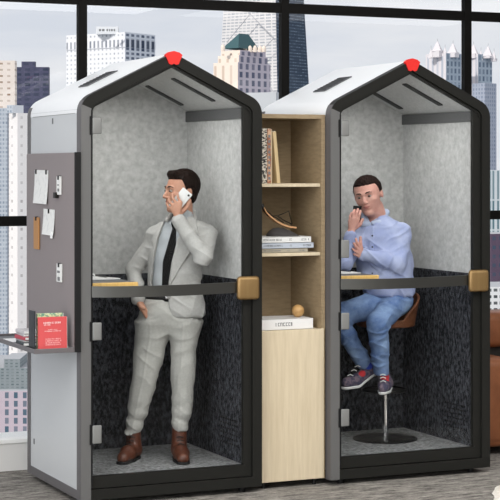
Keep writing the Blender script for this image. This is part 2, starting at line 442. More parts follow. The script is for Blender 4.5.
# ------------------------------------------------------------------ PINBOARD + TRAY on the left flank
pin = empty('pinboard', (-.003,.41,.80), 0, 'taupe grey pinboard with a steel tray on the flank of the left booth', 'pinboard')
MB().box(-.03,0,-.405,.415,0,.98,.004).build('board', 'board', pin)
tr = MB().box(-.238,-.03,-.41,.43,-.018,-.008).build('tray', 'tray', pin)
MB().box(-.234,-.032,-.402,.42,-.008,-.005).build('tray_liner', 'trayin', tr)
b = MB(); b.box(-.241,-.03,-.413,-.405,-.02,.004,.002); b.box(-.241,-.235,-.41,.43,-.02,.004,.002); b.box(-.241,-.03,.424,.43,-.02,.004,.002); b.build('tray_rim', 'tray', tr)
MB().box(-.0305,0,-.42,-.4055,-.02,.982).build('edge_shadow', 'black', pin)  # black strip painted in as the shadow along the board's front edge
def on_board(y0, y1, z0, z1): pass
def note(label, yc, zc, w, hgt, tilt=0, clips=2, tab=False):
    t = empty('paper_note', (-.0335,yc,zc), 0, label, 'note', 'notes clipped to the pinboard'); t.rotation_euler = (tilt,0,0)
    n = 8; b = MB()
    pts = [(-.001-.010*(1-i/n)**2, -hgt/2+hgt*i/n) for i in range(n+1)]
    poly_ = pts+[(x-.0012, z) for x, z in pts[::-1]]
    b.prism(poly_, 'y', -w/2, w/2); b.build('sheet', 'paper', t)
    for s in ((-.38,.38) if clips == 2 else (0,)):
        MB().box(-.008,-.0005,s*w-.006,s*w+.006,hgt/2-.022,hgt/2+.002,.001).build('clip', 'black', t)
    if tab: MB().box(-.014,-.010,-w*.45,-w*.3,-hgt/2-.014,-hgt/2+.02).build('tab', 'white', t)
    return t
note('tall white sheet held by two black clips on the pinboard', .548,1.603,.235,.178, .012, 2)
note('smaller white sheet held by one black clip on the pinboard', .415,1.420,.19,.135, .01, 1, True)
def strap(name, label, cat, y0, y1, z0, z1, m, clipz):
    t = empty(name, (-.0335,(y0+y1)/2,(z0+z1)/2), 0, label, cat)
    MB().box(-.011,-.002,-(y1-y0)/2,(y1-y0)/2,-(z1-z0)/2,(z1-z0)/2,.002).build('strip', m, t)
    MB().box(-.013,-.0005,-.012,.012,(z1-z0)/2-.018,(z1-z0)/2+.004,.001).build('clip', 'black', t)
    return t
strap('leather_tag', 'tan leather strap hanging lowest at the far edge of the pinboard notes', 'tag', .575,.66,1.27,1.44, 'leather_tag', 0)
t = strap('paper_tag', 'narrow white printed tag beside the tall sheet on the pinboard', 'tag', .20,.262,1.565,1.660, 'paper', 0)
b = MB(); b.box(-.0125,-.0105,-.015,.01,-.03,-.015); b.box(-.0125,-.0105,-.012,.012,.0,.006); b.build('print', 'ink', t)
MB().box(-.02,-.001,.02,.06,-.065,-.035,.002).build('pin_holder', 'frame', t)
t = strap('paper_tag', 'narrow white printed tag alone in the lower half of the pinboard', 'tag', .188,.262,1.118,1.212, 'paper', 0)
b = MB(); b.box(-.0125,-.0105,-.02,.015,-.04,-.02); b.box(-.0125,-.0105,-.02,.02,.0,.012); b.build('print', 'ink', t)

def glyphs(b, x0, x1, z0, z1, y, gap=.35, seed=0, axis='y'):
    """a row of letter-like strokes (the writing is too small to read in the photograph)"""
    rnd = random.Random(seed); x = x0; h = z1-z0
    while x < x1-h*.3:
        w = h*rnd.uniform(.45,.75)
        if rnd.random() < .13: x += w*.8; continue
        k = rnd.randint(0,3); t = h*.2
        b.box(x,x+t,y-.0006,y,z0,z1)
        if k != 1: b.box(x,min(x+w,x1),y-.0006,y,z1-t,z1)
        if k in (0,2): b.box(x,min(x+w,x1),y-.0006,y,z0,z0+t)
        if k == 3: b.box(x+w-t,x+w,y-.0006,y,z0,z1)
        x += w+h*gap
# red book + green book + bookend
bk = empty('red_book', (-.138,.025,.7955), 0, 'red softcover book facing out on the pinboard tray', 'book'); bk.rotation_euler = (-.03,0,0)
MB().box(-.076,.074,0,.014,0,.163,.002).build('cover', mat('red cover', (200,76,78), .55), bk)
MB().box(-.074,.0755,.002,.012,.002,.161).build('page_block', 'paper', bk)
for a_ in ((-.048,.038,.130,.138,3),(-.048,-.01,.121,.127,4),(-.025,.025,.098,.102,5),(-.042,.044,.090,.0945,6)):
    b = MB(); glyphs(b,*a_[:4],-.0002,seed=a_[4]); b.build('title_print', 'white', bk)
b = MB()
for i in range(4): glyphs(b,-.038,.046,.022+i*.0095,.028+i*.0095,-.0002,seed=10+i)
b.build('text_print', 'lightink', bk)
bk = empty('green_book', (-.138,.048,.7955), 0, 'book with a mottled green and cream cover behind the red book', 'book')
MB().box(-.076,.060,0,.016,0,.180,.002).build('cover', mat('mottled green', (92,140,118), .5, col2=(200,206,160), scale=60, lo=.45, hi=.55), bk)
MB().box(-.074,.062,.002,.014,.003,.178).build('page_block', 'paper', bk)
be = empty('bookend', (-.228,.03,.7955), 0, 'black steel bookend beside the red book', 'bookend')
b = MB(); b.box(-.004,.0,0,.10,0,.195,.001); b.box(-.004,.03,0,.10,-.0005,.002); b.build('plate', 'base_black', be)
# stack of thin booklets
cols = [((70,76,80),.020,0),((150,150,152),.010,.006),((176,70,84),.018,-.004),((176,174,178),.012,.008),((188,186,190),.016,.003)]
z = .7955
labs = ['dark grey booklet at the bottom of the small stack on the tray','grey booklet second from the bottom of the tray stack','dusty red booklet in the middle of the tray stack','pale grey booklet under the topmost one on the tray stack','light lilac grey booklet on top of the tray stack']
for i, (c, h, dx) in enumerate(cols):
    m_ = mat('booklet cover', c, .6)
    t = empty('booklet', (-.185+dx*.4,.30+dx,z), .05*(i%3-1), labs[i], 'booklet')
    MB().box(-.043,.044,-.08,.08,0,h,.0015).build('cover', m_, t)
    MB().box(-.041,.0455,-.0815,.078,h*.2,h*.8).build('page_block', 'paper', t)
    z += h+.0005
setp(MB().box(-.05,.05,-.09,.09,0,.001).build('loose_sheet', 'white', None, loc=(-.178,.56,.7955), rot=(0,0,.06)), 'loose white sheet lying on the tray behind the booklets', 'paper')

# ------------------------------------------------------------------ CABINET between booths
cab = empty('bookcase', (1.0,.06,0), 0, 'tall narrow birch bookcase standing between the two booths', 'bookcase')
W = .401; D = .40
MB().box(.004,.024,0,D,.033,1.99).build('side_panel', 'oak', cab)
MB().box(W-.022,W,0,D,.033,1.99).build('side_panel', 'oak', cab)
MB().box(.024,W-.022,D-.02,D,.033,1.97).build('back_panel', 'oak', cab)
MB().box(.024,W-.022,0.001,D,1.968,1.99).build('top_panel', 'oak', cab)
for z in (1.602,1.232): MB().box(.0245,W-.0225,.012,D-.02,z,z+.018,.002).build('shelf', 'birch', cab)
MB().box(.0245,W-.0225,.002,D-.02,.815,.838).build('shelf', 'birch', cab)
MB().box(.006,W-.012,-.012,0,.036,.840,.002).build('cabinet_door', 'birch', cab)
MB().box(.024,W-.022,.03,D-.02,.04,.06).build('bottom_panel', 'oak', cab)
for x in (.05,.35):
    MB().lathe([(.012,0),(.010,.034)], (x,.03,0), 14).build('foot', 'base_black', cab, True)
    MB().lathe([(.012,0),(.010,.034)], (x,.36,0), 14).build('foot', 'base_black', cab, True)
# upright books
def upright(x, w, h, dpt, label, m, lean=0, pr='ink', n=0, z=1.6205):
    t = empty('upright_book', (x,.10,z), 0, label, 'book', None); t.rotation_euler = (0,lean,0)
    MB().box(0,w,0,dpt,0,h,.002).build('cover', m, t)
    MB().box(.002,w-.002,.002,dpt+.0,h-.001,h+.0005).build('page_block', 'paper', t)
    if n:
        b = MB()
        for i in range(n):
            z0 = .02+i*(h-.04)/n; b.box(w*.2,w*.8,-.0006,.001,z0,z0+(h-.04)/n*.55)
        b.build('spine_print', pr, t)
    return t
spot = mat('black and white spotted spine', (26,26,26), .5, col2=(214,206,192), scale=75, lo=.47, hi=.53, stretch=(.6,1,1.4))
upright(1.046,.030,.292,.2,'black and white spotted book, first upright on the top shelf', spot)
upright(1.0775,.022,.292,.2,'rust and cream book upright in the middle of the top shelf', mat('rust spine', (150,92,66), .6, col2=(206,170,140), scale=30, lo=.45, hi=.55), 0, 'ink', 9)
upright(1.1005,.005,.288,.2,'thin cream book upright next to the leaning one on the top shelf', mat('cream spine', (214,196,164), .6))
upright(1.1350,.020,.278,.2,'cream tan book leaning at the right end of the top shelf', mat('tan spine', (200,176,134), .6), -.095)
# flat books on the middle shelf
def flat(x0, x1, z, h, label, m, seed, yc=.20, dpt=.2, pr='ink', spans=((.05,.42),(.55,.62),(.8,.95))):
    t = empty('flat_book', ((x0+x1)/2,.085,z), 0, label, 'book', None); w = x1-x0
    b = MB(); b.box(-w/2,w/2,0,dpt,0,.003,.001); b.box(-w/2,w/2,0,dpt,h-.003,h,.001); b.box(-w/2,w/2,0,.004,0,h,.001); b.build('cover', m, t)
    MB().box(-w/2+.004,w/2-.004,.004,dpt-.004,.003,h-.003).build('page_block', 'paper', t)
    for i, (a, c) in enumerate(spans):
        b = MB(); glyphs(b, -w/2+a*w, -w/2+c*w, h*.34, h*.66, -.0002, seed=seed+i, gap=.2)
        b.build('spine_print', pr, t)
    return t
zb = 1.2505
flat(1.035,1.310,zb,.022,'beige thin book at the bottom of the flat stack on the middle shelf', mat('beige cloth', (160,152,136), .7), 21)
flat(1.030,1.345,zb+.0225,.030,'pale blue book in the middle of the flat stack on the middle shelf', mat('pale blue cover', (178,186,198), .6), 31)
flat(1.030,1.330,zb+.053,.032,'white book on top of the flat stack on the middle shelf', mat('white cover', (218,219,218), .6), 41)
flat(1.032,1.342,.8385,.058,'thick white book lying on the lowest open shelf', mat('white cover', (222,222,222), .6), 51, spans=((.28,.6),))
setp(MB().lathe([(.0,-.034)]+[(.034*math.cos(a), .034*math.sin(a)) for a in [(-.5+i/16)*PI for i in range(1,16)]]+[(.0,.034)], (0,0,0), 32).build('wooden_ball', mat('turned oak', (190,152,98), .5, col2=(172,132,82), scale=14, stretch=(1,1,5)), None, True, loc=(1.285,.155,.8385+.058+.034)), 'wooden ball resting on the thick white book', 'ornament')
# bird-like ornament: dark dome, bent wood blade, wire
orn = empty('ornament', (1.18,.19,zb+.0855), 0, 'curved wood blade ornament with black wire on a dark dome', 'ornament')
b = MB(); b.lathe([(.0,0),(.093,0),(.088,.008),(.060,.028),(.03,.042),(.0,.046)], (0,0,0), 28)
for v in b.bm.verts: v.co.y = v.co.y*.75; v.co.x = v.co.x*1.0+.03-(v.co.z*.6)
b.build('dome', mat('dark grey felt', (62,60,60), .9), orn, True)
ctrl = [(-.092,.152),(-.078,.128),(-.051,.104),(-.015,.078),(.02,.060),(.06,.048),(.10,.044)]
b = MB(); b.strip([(x, z+.005) for x, z in ctrl], [(x, z-.004) for x, z in ctrl], -.028, .012); b.build('wood_blade', mat('copper toned ply', (196,150,108), .4), orn, True)
b = MB(); b.tube([(-.04,-.02,.108),(-.01,-.02,.110),(.03,-.015,.122),(.06,-.015,.134),(.068,-.01,.110),(.082,-.01,.066)], .0026, 6)
b.tube([(-.01,-.02,.110),(.03,0,.088),(.082,-.01,.062)], .0026, 6); b.tube([(-.075,-.01,.128),(-.04,-.02,.106),(.0,.01,.096),(.04,.01,.07)], .0026,6); b.build('wire', 'base_black', orn, True)
b = MB(); b.tube([(-.090,-.01,.175),(-.094,-.01,.165),(-.085,-.01,.14),(-.06,-.01,.118),(-.03,-.01,.10)], [.003,.008,.008,.012,.004], 8); b.build('neck', 'base_black', orn, True)

# ------------------------------------------------------------------ BAR STOOL
def stool():
    t = empty('bar_stool', (2.012,.50,.1405), 0, 'bar stool with brown shell seat, chrome column and black disc base', 'stool')
    MB().lathe([(.0,0),(.185,0),(.187,.004),(.18,.009),(.06,.016),(.03,.022),(.0,.022)], (0,0,0), 48).build('base', 'base_black', t, True)
    MB().lathe([(.019,.02),(.019,.30),(.016,.30),(.016,.655)], (0,0,0), 24).build('column', 'chrome', t, True)
    a = YAW
    # footrest: ring with a flat plate reaching forward
    cxf, cyf = -.03, -.05
    b = MB(); b.tube([(cxf+.125*math.cos(2*PI*k/36), cyf+.125*math.sin(2*PI*k/36), .292) for k in range(36)], .008, 8, True); b.build('foot_ring', 'base_black', t, True)
    b = MB(); b.lathe([(.0,.284),(.120,.284),(.120,.292),(.0,.292)], (cxf,cyf,0), 40); b.build('foot_plate', 'base_black', t, True)
    MB().lathe([(.026,.27),(.026,.30)], (0,0,0), 20).build('collar', 'chrome', t, True)
    def seat(p):
        x,y,z = sub(p, (.008,.01,.66)); r = np.sqrt(x*x+y*y); th = np.arctan2(y, x)
        hb = .035+.145*np.clip(np.cos((th-.15)), 0, 1)**.8
        R = .160+.20*np.clip(z,0,.2)
        wall = np.maximum(np.abs(r-R)-.007, np.maximum(z-hb, -z))
        pan = np.maximum(r-.165, np.abs(z)-.008)
        return smin(wall, pan, .012)
    s_ = sdf('shell_seat', seat, (-.24,-.24,.63), (.27,.27,.88), .004, 'shell_wood', t)
    return t
stool()

# ------------------------------------------------------------------ PEOPLE
class Frame:
    """figure frame: x to the picture's right, y away, z up, standing on the booth floor"""
    def __init__(s, u0, fw, zf=.14):
        s.fw, s.zf = fw, zf; s.x0 = (u0-250)/FOC*fw
        s.loc = (CX+sw*fw+cw*s.x0, CY+cw*fw-sw*s.x0, zf)
    def __call__(s, u, v, y=0):
        d = s.fw+y
        return ((u-250)/FOC*d-s.x0, y, CZ-(v-HOR)/FOC*d-s.zf)
    def sec(s, v, uL, uR, yc, hd):
        a = s(uL, v, yc); b = s(uR, v, yc)
        return (a[2], (a[0]+b[0])/2, yc, (b[0]-a[0])/2, hd)
def rotm(yaw, pitch, roll):
    return np.array((Matrix.Rotation(yaw,3,'Z') @ Matrix.Rotation(pitch,3,'X') @ Matrix.Rotation(roll,3,'Y')))
def headspace(p, c, H, R):
    x,y,z = sub(p, c); q = []
    for j in range(3): q.append(((x*R[0,j]+y*R[1,j]+z*R[2,j])/H).astype(f32))
    return tuple(q)
def head_core(q, wide=1.0):
    w = wide
    cran = ell(q, (0,.045,.15), (.325*w,.375,.35))
    face = ell(q, (0,-.10,-.10), (.262*w,.275,.37))
    d = smin(cran, face, .10)
    d = smin(d, cap(q, (.17*w,.02,-.20), (.05,-.24,-.41), .085, .07), .07)
    d = smin(d, cap(q, (-.17*w,.02,-.20), (-.05,-.24,-.41), .085, .07), .07)
    d = smin(d, ell(q, (0,-.275,-.42), (.085,.075,.065)), .05)
    d = smin(d, cap(q, (-.15,-.325,.075), (.15,-.325,.075), .038, .038), .05)
    for s in (-1,1):
        d = smax(d, -ell(q, (s*.135,-.395,.005), (.075,.06,.05)), .035)
        d = smin(d, ell(q, (s*.17*w,-.235,-.10), (.085,.08,.085)), .05)
    d = smin(d, cap(q, (0,-.345,.03), (0,-.43,-.13), .024, .042), .03)
    for s in (-1,1): d = smin(d, ell(q, (s*.042,-.385,-.15), (.032,.04,.028)), .015)
    d = smin(d, ell(q, (0,-.335,-.235), (.085,.045,.03)), .03)
    d = smin(d, ell(q, (0,-.325,-.285), (.075,.045,.03)), .025)
    d = smax(d, -cap(q, (-.08,-.40,-.258), (.08,-.40,-.258), .022, .022), .008)
    for s in (-1,1):
        e = smin(ell(q, (s*.325*w,.05,-.02), (.03,.075,.115)), ell(q, (s*.30*w,.03,-.02), (.05,.05,.08)), .02)
        e = smax(e, -ell(q, (s*.36*w,.03,.0), (.025,.04,.065)), .015)
        d = smin(d, e, .02)
    return d
def head_extras(P, c, H, R, root, skin_dark, wide=1.0, eyecol=(60,44,34), brow=(52,34,26), closed=.0):
    """eyes, brows and lips as child meshes placed in head space"""
    T = Matrix.Translation(Vector(c)) @ Matrix(R.tolist()).to_4x4() @ Matrix.Scale(H, 4)
    em = mat('eye white', (150,138,130), .4); im = mat('iris', eyecol, .3); bmx = mat('eyebrow hair', brow, .9); lm = mat('lips', skin_dark, .6)
    for s in (-1,1):
        b = MB(); bmesh.ops.create_uvsphere(b.bm, u_segments=20, v_segments=12, radius=.05)
        for v in b.bm.verts: v.co = T @ (v.co*Vector((1,1,.62)) if False else Vector((v.co.x, v.co.y, v.co.z*.62))+Vector((s*.13,-.318,.005)))
        e = b.build('eye', em, root, True)
        b = MB(); bmesh.ops.create_uvsphere(b.bm, u_segments=14, v_segments=8, radius=.024)
        for v in b.bm.verts: v.co = T @ (Vector((v.co.x, v.co.y*.4, v.co.z))+Vector((s*.13,-.363,.003)))
        b.build('iris', im, e, True)
        b = MB(); b.tube([T @ Vector(p) for p in ((s*.055,-.372,.085),(s*.10,-.375,.103),(s*.16,-.35,.105),(s*.205,-.305,.085))], [.013*H,.018*H,.016*H,.007*H], 8)
        b.build('eyebrow', bmx, root, True)
    b = MB(); b.tube([T @ Vector(p) for p in ((-.085,-.345,-.256),(-.04,-.374,-.246),(0,-.379,-.250),(.04,-.374,-.246),(.085,-.345,-.256))], [.006*H,.013*H,.013*H,.013*H,.006*H], 8)
    b.tube([T @ Vector(p) for p in ((-.075,-.345,-.262),(-.035,-.362,-.276),(0,-.366,-.280),(.035,-.362,-.276),(.075,-.345,-.262))], [.005*H,.014*H,.016*H,.014*H,.005*H], 8)
    b.build('lips', lm, root, True)
def hair_fn(c, H, R, style, wide=1.0):
    def fn(p):
        q = headspace(p, c, H, R); x,y,z = q
        n = (np.sin(x*55+y*22)*np.sin(y*31+z*14)*.006+np.sin(x*120+z*30)*.003).astype(f32)
        if style == 'quiff':
            shell = smin(ell(q, (0,.055,.165), (.352*wide,.395,.372)), cap(q, (-.15,-.23,.40), (.15,-.23,.40), .08, .08), .08)
            shell = smin(shell, ell(q, (0,.23,-.08), (.22,.13,.20)), .08)
            line = np.where(y < -.12, .27-z, np.where(y < .0, .27-(y+.12)*2.4-.0-z, np.where(y < .10, .02-z, -.30-z)))
            side = np.where((y < -.10) & (np.abs(x) > .22), .16-z, -9.)
        else:
            shell = ell(q, (0,.055,.15), (.345*wide,.395,.365))
            shell = smin(shell, ell(q, (0,.25,-.06), (.22,.13,.20)), .08)
            line = np.where(y < -.14, .27-z, np.where(y < .0, .27-(y+.14)*2.2-z, np.where(y < .10, .0-z, -.24-z)))
            side = np.full_like(x, -9.)
        d = smax(shell-n, np.maximum(line, side).astype(f32), .03)
        ear = ell(q, (0,.045,-.03), (.5,.07,.10))
        d = smax(d, -ear, .01)
        return d*H
    return fn
def hand(p, wrist, knuckles, fingers, thumb, r=.0085, pk=.012, rp=.0125):
    """palm fans from the wrist to four knuckles; each finger its own chain, thumb leaves near the wrist"""
    d = None
    for kn in knuckles:
        e = cap(p, wrist, kn, rp*1.05, rp*.9); d = e if d is None else smin(d, e, pk)
    for i, (kn, f) in enumerate(zip(knuckles, fingers)):
        ch = [kn]+list(f); rr = r*(.98 if i < 3 else .84); fd = None
        for j in range(len(ch)-1):
            e = cap(p, ch[j], ch[j+1], rr*(1-.08*j), rr*(1-.08*(j+1))); fd = e if fd is None else np.minimum(fd, e)
        d = smin(d, fd, .004)
    td = None
    for j in range(len(thumb)-1):
        e = cap(p, thumb[j], thumb[j+1], r*1.3*(1-.12*j), r*1.3*(1-.12*(j+1))); td = e if td is None else smin(td, e, .004)
    return smin(d, td, .007)
def fold(p, amp, f, dx, dy, dz, ph=0.):
    """sharp-edged cloth folds running across the direction (dx,dy,dz)"""
    x,y,z = p
    t = f*(dx*x+dy*y+dz*z)+ph+1.1*np.sin(17*x+13*z+ph)+.7*np.sin(29*y-11*z)
    m = np.clip(.5+.8*np.sin(23*x-9*z+ph*2)+.5*np.sin(15*z+8*y+ph), 0, 1)
    return (amp*(1-np.abs(np.sin(t)))**2*m*-1).astype(f32)
def wr(p, amp=.003, f=38, ph=0.):
    x,y,z = p
    return (amp*(np.sin(f*(z+.5*x)+ph+2.2*np.sin(14*x+9*y))*np.sin(19*x+ph)+.5*np.sin(f*1.7*(z-.6*x)+1.3*ph+1.5*np.sin(21*z)))).astype(f32)

suit = mat('light grey suit wool', (168,168,166), .9, 0, .2, col2=(178,178,176), scale=70, bump=.25, bscale=130, bdist=.002)
trous = mat('light grey suit trousers', (170,170,166), .9, 0, .2, col2=(180,180,176), scale=70, bump=.25, bscale=130, bdist=.002)
shirt1 = mat('white shirt cotton', (176,182,187), .85)
tie_m = mat('black silk', (7,7,8), .7, 0, .2)
boot = mat('brown leather', (92,50,32), .42, 0, .5, col2=(70,36,24), scale=30)
skin1 = mat('tan skin', (184,138,114), .55, col2=(172,124,102), scale=14)
skin2 = mat('fair skin', (208,160,146), .55, col2=(198,144,132), scale=12)
hair1 = mat('dark brown hair', (30,17,12), .65, 0, .08, col2=(13,8,6), scale=50, stretch=(1,1,4))
hair2 = mat('short brown hair', (38,24,21), .8, 0, .08, col2=(20,13,12), scale=80)
blue = mat('light blue shirt cotton', (152,164,204), .85, 0, .2, col2=(172,182,214), scale=9, bump=.25, bscale=35, bdist=.004)
jean = mat('faded blue denim', (84,112,164), .9, 0, .2, col2=(142,168,206), scale=7, detail=5, bump=.3, bscale=60, bdist=.003)

# ---- man 1, standing
F = Frame(165, 9.15)
man1 = empty('person', F.loc, -YAW, 'standing person in light grey suit, black tie and brown boots, phone at ear', 'person')
hc = F(181.6, 191.5, .0); HH = .232
R1 = rotm(math.radians(-64), math.radians(-2), math.radians(0))
T_sec = [F.sec(216,176,192,.025,.06), F.sec(219,169,196,.025,.07), F.sec(222,160,204,.025,.08), F.sec(226,153,211,.025,.09), F.sec(232,148.5,213,.025,.10), F.sec(240,149,211,.025,.107), F.sec(250,149,207,.025,.112),
         F.sec(265,150,202,.025,.110), F.sec(280,150,201,.025,.108), F.sec(300,149,203,.02,.115), F.sec(317,150,207,.02,.12)]
def shrink(s, a, b=None): return [(z, x, y, w-a, d-(b if b is not None else a)) for z, x, y, w, d in s]
armR = [F(207.5,236,.02), F(203,257,-.15), F(178.5,220,-.145)]      # picture right arm, raised
armL = [F(155,239,.025), F(134,270,.05), F(138,299,-.03)]
def j_torso(p): return loft(p, T_sec, .03)
def jacket(p):
    d = j_torso(p)
    aR = smin(cap(p, armR[0], armR[1], .052, .047), cap(p, armR[1], armR[2], .046, .035), .015)
    aL = smin(cap(p, armL[0], armL[1], .050, .042), cap(p, armL[1], armL[2], .042, .034), .015)
    d = smin(d, aR, .02); d = smin(d, aL, .03)
    d = d + wr(p, .0026, 34, .7) + fold(p, .007, 42, .35, .0, 1, .3) + fold(p, .005, 36, -.8, .2, .7, 1.9)
    # front opening and cut-away hem
    x,y,z = p
    op = poly((x,z), [F(u,v,-.09)[::2] for u,v in ((168,210),(190,210),(189,217),(177,240),(171.5,262),(168.5,282),(168.5,304),(172,322),(120,330),(120,297),(150,297),(153.5,262),(158,240),(164,222))])
    front = np.maximum(op, y-.0)
    arm = np.minimum(aR, aL)
    front = np.maximum(front, -(arm-.004))
    return smax(d, -front, .006)
sdf('jacket', jacket, F(118,322,-.3)[:1]+(-.27,)+(F(118,324,0)[2],), F(224,214,.2)[:1]+(.17,)+(F(224,213,0)[2],), .0042, suit, man1)
def shirt_f(p):
    d = loft(p, shrink(T_sec, .012, .014), .03)
    n1 = F(183,222,.02); n2 = F(184,213,.012)
    return smin(d, cap(p, n1, n2, .058, .050), .01)
def shirt(p):
    d = shirt_f(p); return smax(d+wr(p, .002, 45, 2.), p[2]-(F(0,214,0)[2]), .004)
sdf('shirt', shirt, (-.14,-.14,F(0,300,0)[2]), (.24,.16,F(0,211,0)[2]), .0045, shirt1, man1)
def onfront(base, pts, t0, t1, yref=-.09, ymax=.0, rnd=.002):
    pg = [F(u,v,yref)[::2] for u,v in pts]
    def fn(p):
        d = base(p); return smax(np.maximum(d-t1, -(d-t0)), np.maximum(poly((p[0],p[2]), pg), p[1]-ymax), rnd)
    return fn
bbF = ((-.2,-.2,F(0,325,0)[2]), (.26,.05,F(0,210,0)[2]))
sdf('necktie', onfront(shirt_f, [(172,218),(178,218),(178.5,224),(176,229),(175.5,262),(170,302),(161,302),(162.5,262),(172,229),(170.5,223)], -.003, .007), *bbF, .003, tie_m, man1)
sdf('shirt_collar', onfront(shirt_f, [(168.5,211),(172,217),(170.5,226),(164.5,221)], -.003, .008), *bbF, .003, shirt1, man1)
sdf('shirt_collar', onfront(shirt_f, [(178,219),(187,210),(192,213),(186,224),(180,227)], -.003, .008), *bbF, .003, shirt1, man1)
sdf('lapel', onfront(j_torso, [(166,218),(163,223),(157,240),(152.5,262),(150,288),(146.5,286),(147,262),(149,250),(153,246),(150.5,241),(158,226)], -.006, .0115), *bbF, .0032, suit, man1)
sdf('lapel', onfront(j_torso, [(189,214),(195,217),(199,236),(193,240),(195,245),(180,268),(170,286),(172,262),(178,240)], -.006, .0115), *bbF, .0032, suit, man1)
def neckcollar(p):
    pts = [F(166.5,220,-.045), F(172,214,.045), F(184,210,.075), F(193.5,212.5,.05), F(195,219,-.02)]
    return uni([cap(p, pts[i], pts[i+1], .012, .012) for i in range(4)], .01)
sdf('jacket_collar', neckcollar, (-.06,-.09,F(0,226,0)[2]), (.24,.12,F(0,203,0)[2]), .0035, suit, man1)
hipS = [F.sec(293,150,193,.02,.095), F.sec(300,145,197,.02,.105), F.sec(312,139,200,.02,.115), F.sec(323,139,198,.02,.11), F.sec(332,144,193,.02,.085)]
legL = [F.sec(322,136,169,.02,.10), F.sec(336,135,169.5,.015,.098), F.sec(355,133.5,164,.005,.085), F.sec(374,132.5,159,-.005,.075), F.sec(392,130,153.5,.0,.068), F.sec(412,127.5,148,.01,.062), F.sec(424,126,143.5,.012,.056), F.sec(433,125.5,140.5,.012,.052)]
legR = [F.sec(322,169.5,201,.02,.10), F.sec(336,170,198.5,.015,.098), F.sec(355,170.5,196,.005,.085), F.sec(374,171.5,195,-.0,.075), F.sec(392,171.5,193.5,.01,.066), F.sec(412,172,191.5,.02,.06), F.sec(424,172,189,.022,.052), F.sec(431,172.5,187.5,.022,.048)]
def hips(p): return smax(loft(p, hipS, .02), -9*np.ones_like(p[0]), .01)
def trousers(p):
    d = smin(hips(p), smin(loft(p, legL, .008, 2.1), loft(p, legR, .008, 2.1), .006), .05)
    x,y,z = p
    low = np.clip((F(0,395,0)[2]-z)/.15, 0, 1)
    d = d + wr(p, .0026, 30, 1.9) + (low*.0035*np.sin(z*85+x*30)).astype(f32)
    d = d + fold(p, .0045, 30, .5, 0, .9, .8) + fold(p, .004, 36, -.6, .2, .8, 2.6)
    for ls in (legL, legR):     # pressed crease down each shin
        zs = [q[0] for q in ls][::-1]; cxx = np.interp(z, zs, [q[1] for q in ls][::-1]).astype(f32)
        d = d - (.003*np.exp(-((x-cxx+.008)/.006)**2)*(y < 0)*(z < zs[-1])).astype(f32)
    return d
sdf('trousers', trousers, (F(118,0,0)[0],-.13,F(0,437,0)[2]), (F(208,0,0)[0],.16,F(0,290,0)[2]), .0042, trous, man1)
sdf('belt', lambda p: smax(np.maximum(hips(p)-.005, -(hips(p)+.004)), np.abs(p[2]-F(0,296.5,0)[2])-.012, .002), (-.13,-.13,F(0,302,0)[2]), (.2,.16,F(0,290,0)[2]), .0035, 'black', man1)
sdf('belt_buckle', lambda p: bx(p, (F(168,296.5,-.09)[0],-.091,F(0,296.5,-.09)[2]), (.014,.006,.013), .003), (-.02,-.11,F(0,302,0)[2]), (.06,-.07,F(0,290,0)[2]), .002, 'chrome', man1)
# boots
def boot_fn(ank, heel, toe):
    def fn(p):
        up = cap(p, (ank[0],ank[1],ank[2]), (heel[0],heel[1],.055), .040, .040)
        mid = [heel[i]*.45+toe[i]*.55 for i in range(3)]
        ft = smin(cap(p, (heel[0],heel[1],.042), (mid[0],mid[1],.045), .036, .040), cap(p, (mid[0],mid[1],.040), (toe[0],toe[1],.030), .040, .033), .02)
        d = smin(up, ft, .03)
        return smax(smax(d, .014-p[2], .004), p[2]-ank[2], .006)
    def sole(p):
        q = (p[0],p[1],np.full_like(p[2],.03)); mid = [heel[i]*.45+toe[i]*.55 for i in range(3)]
        d = smin(cap(q, (heel[0],heel[1],.03), (mid[0],mid[1],.03), .037,.040), cap(q, (mid[0],mid[1],.03), (toe[0],toe[1],.03), .040,.036), .02)
        return np.maximum(d, np.maximum(p[2]-.015, .001-p[2]))
    return fn, sole
for ank, heel, toe in ((F(133,427,.012),F(134,456,.01),F(123,460,-.15)), (F(179.5,424,.022),F(179,456,.02),F(183,460,-.16))):
    fn, so = boot_fn(ank, heel, toe)
    lo = (min(heel[0],toe[0])-.09, min(heel[1],toe[1])-.08, -.004); hi = (max(heel[0],toe[0],ank[0])+.09, heel[1]+.08, ank[2]+.02)
    bt = sdf('boot', fn, lo, hi, .0035, boot, man1)
    sdf('sole', so, lo, hi, .0035, 'black', bt)
    b = MB()
    for i in range(4):
        s_ = .22+i*.11; px, py = heel[0]+(toe[0]-heel[0])*s_, heel[1]+(toe[1]-heel[1])*s_; zz = .125-i*.016
        b.tube([(px-.018,py,zz-.006),(px,py-.006,zz),(px+.018,py,zz-.006)], .0028, 6)
    b.build('laces', 'black', bt, True)
# body: one continuous surface, head to ankles
wR = F(178,217,-.145); wL = F(138.5,301,-.035)
knR = [F(171.5,208.5,-.140), F(173.5,205.5,-.145), F(176.5,203.5,-.148), F(180.5,202.5,-.146)]
fgR = [[F(168.5,207,-.128),F(166.8,203.5,-.112)], [F(169.5,202,-.136),F(169,197.5,-.118)], [F(173,199,-.142),F(172.5,194.5,-.122)], [F(178,197.5,-.140),F(177.5,193.5,-.122)]]
thR = [F(181,213,-.135), F(187,207,-.11), F(190,200.5,-.10)]
knL = [F(141,308,-.085), F(143,309.5,-.075), F(145,310.5,-.065), F(146,311.5,-.055)]
fgL = [[F(145,315,-.075),F(148,320,-.06)], [F(147,316,-.065),F(150,321,-.05)], [F(149,317,-.055),F(151,321,-.04)], [F(150,317,-.045),F(152,320,-.03)]]
thL = [F(139,304,-.06), F(140.5,306.5,-.105), F(144.5,308.5,-.113)]
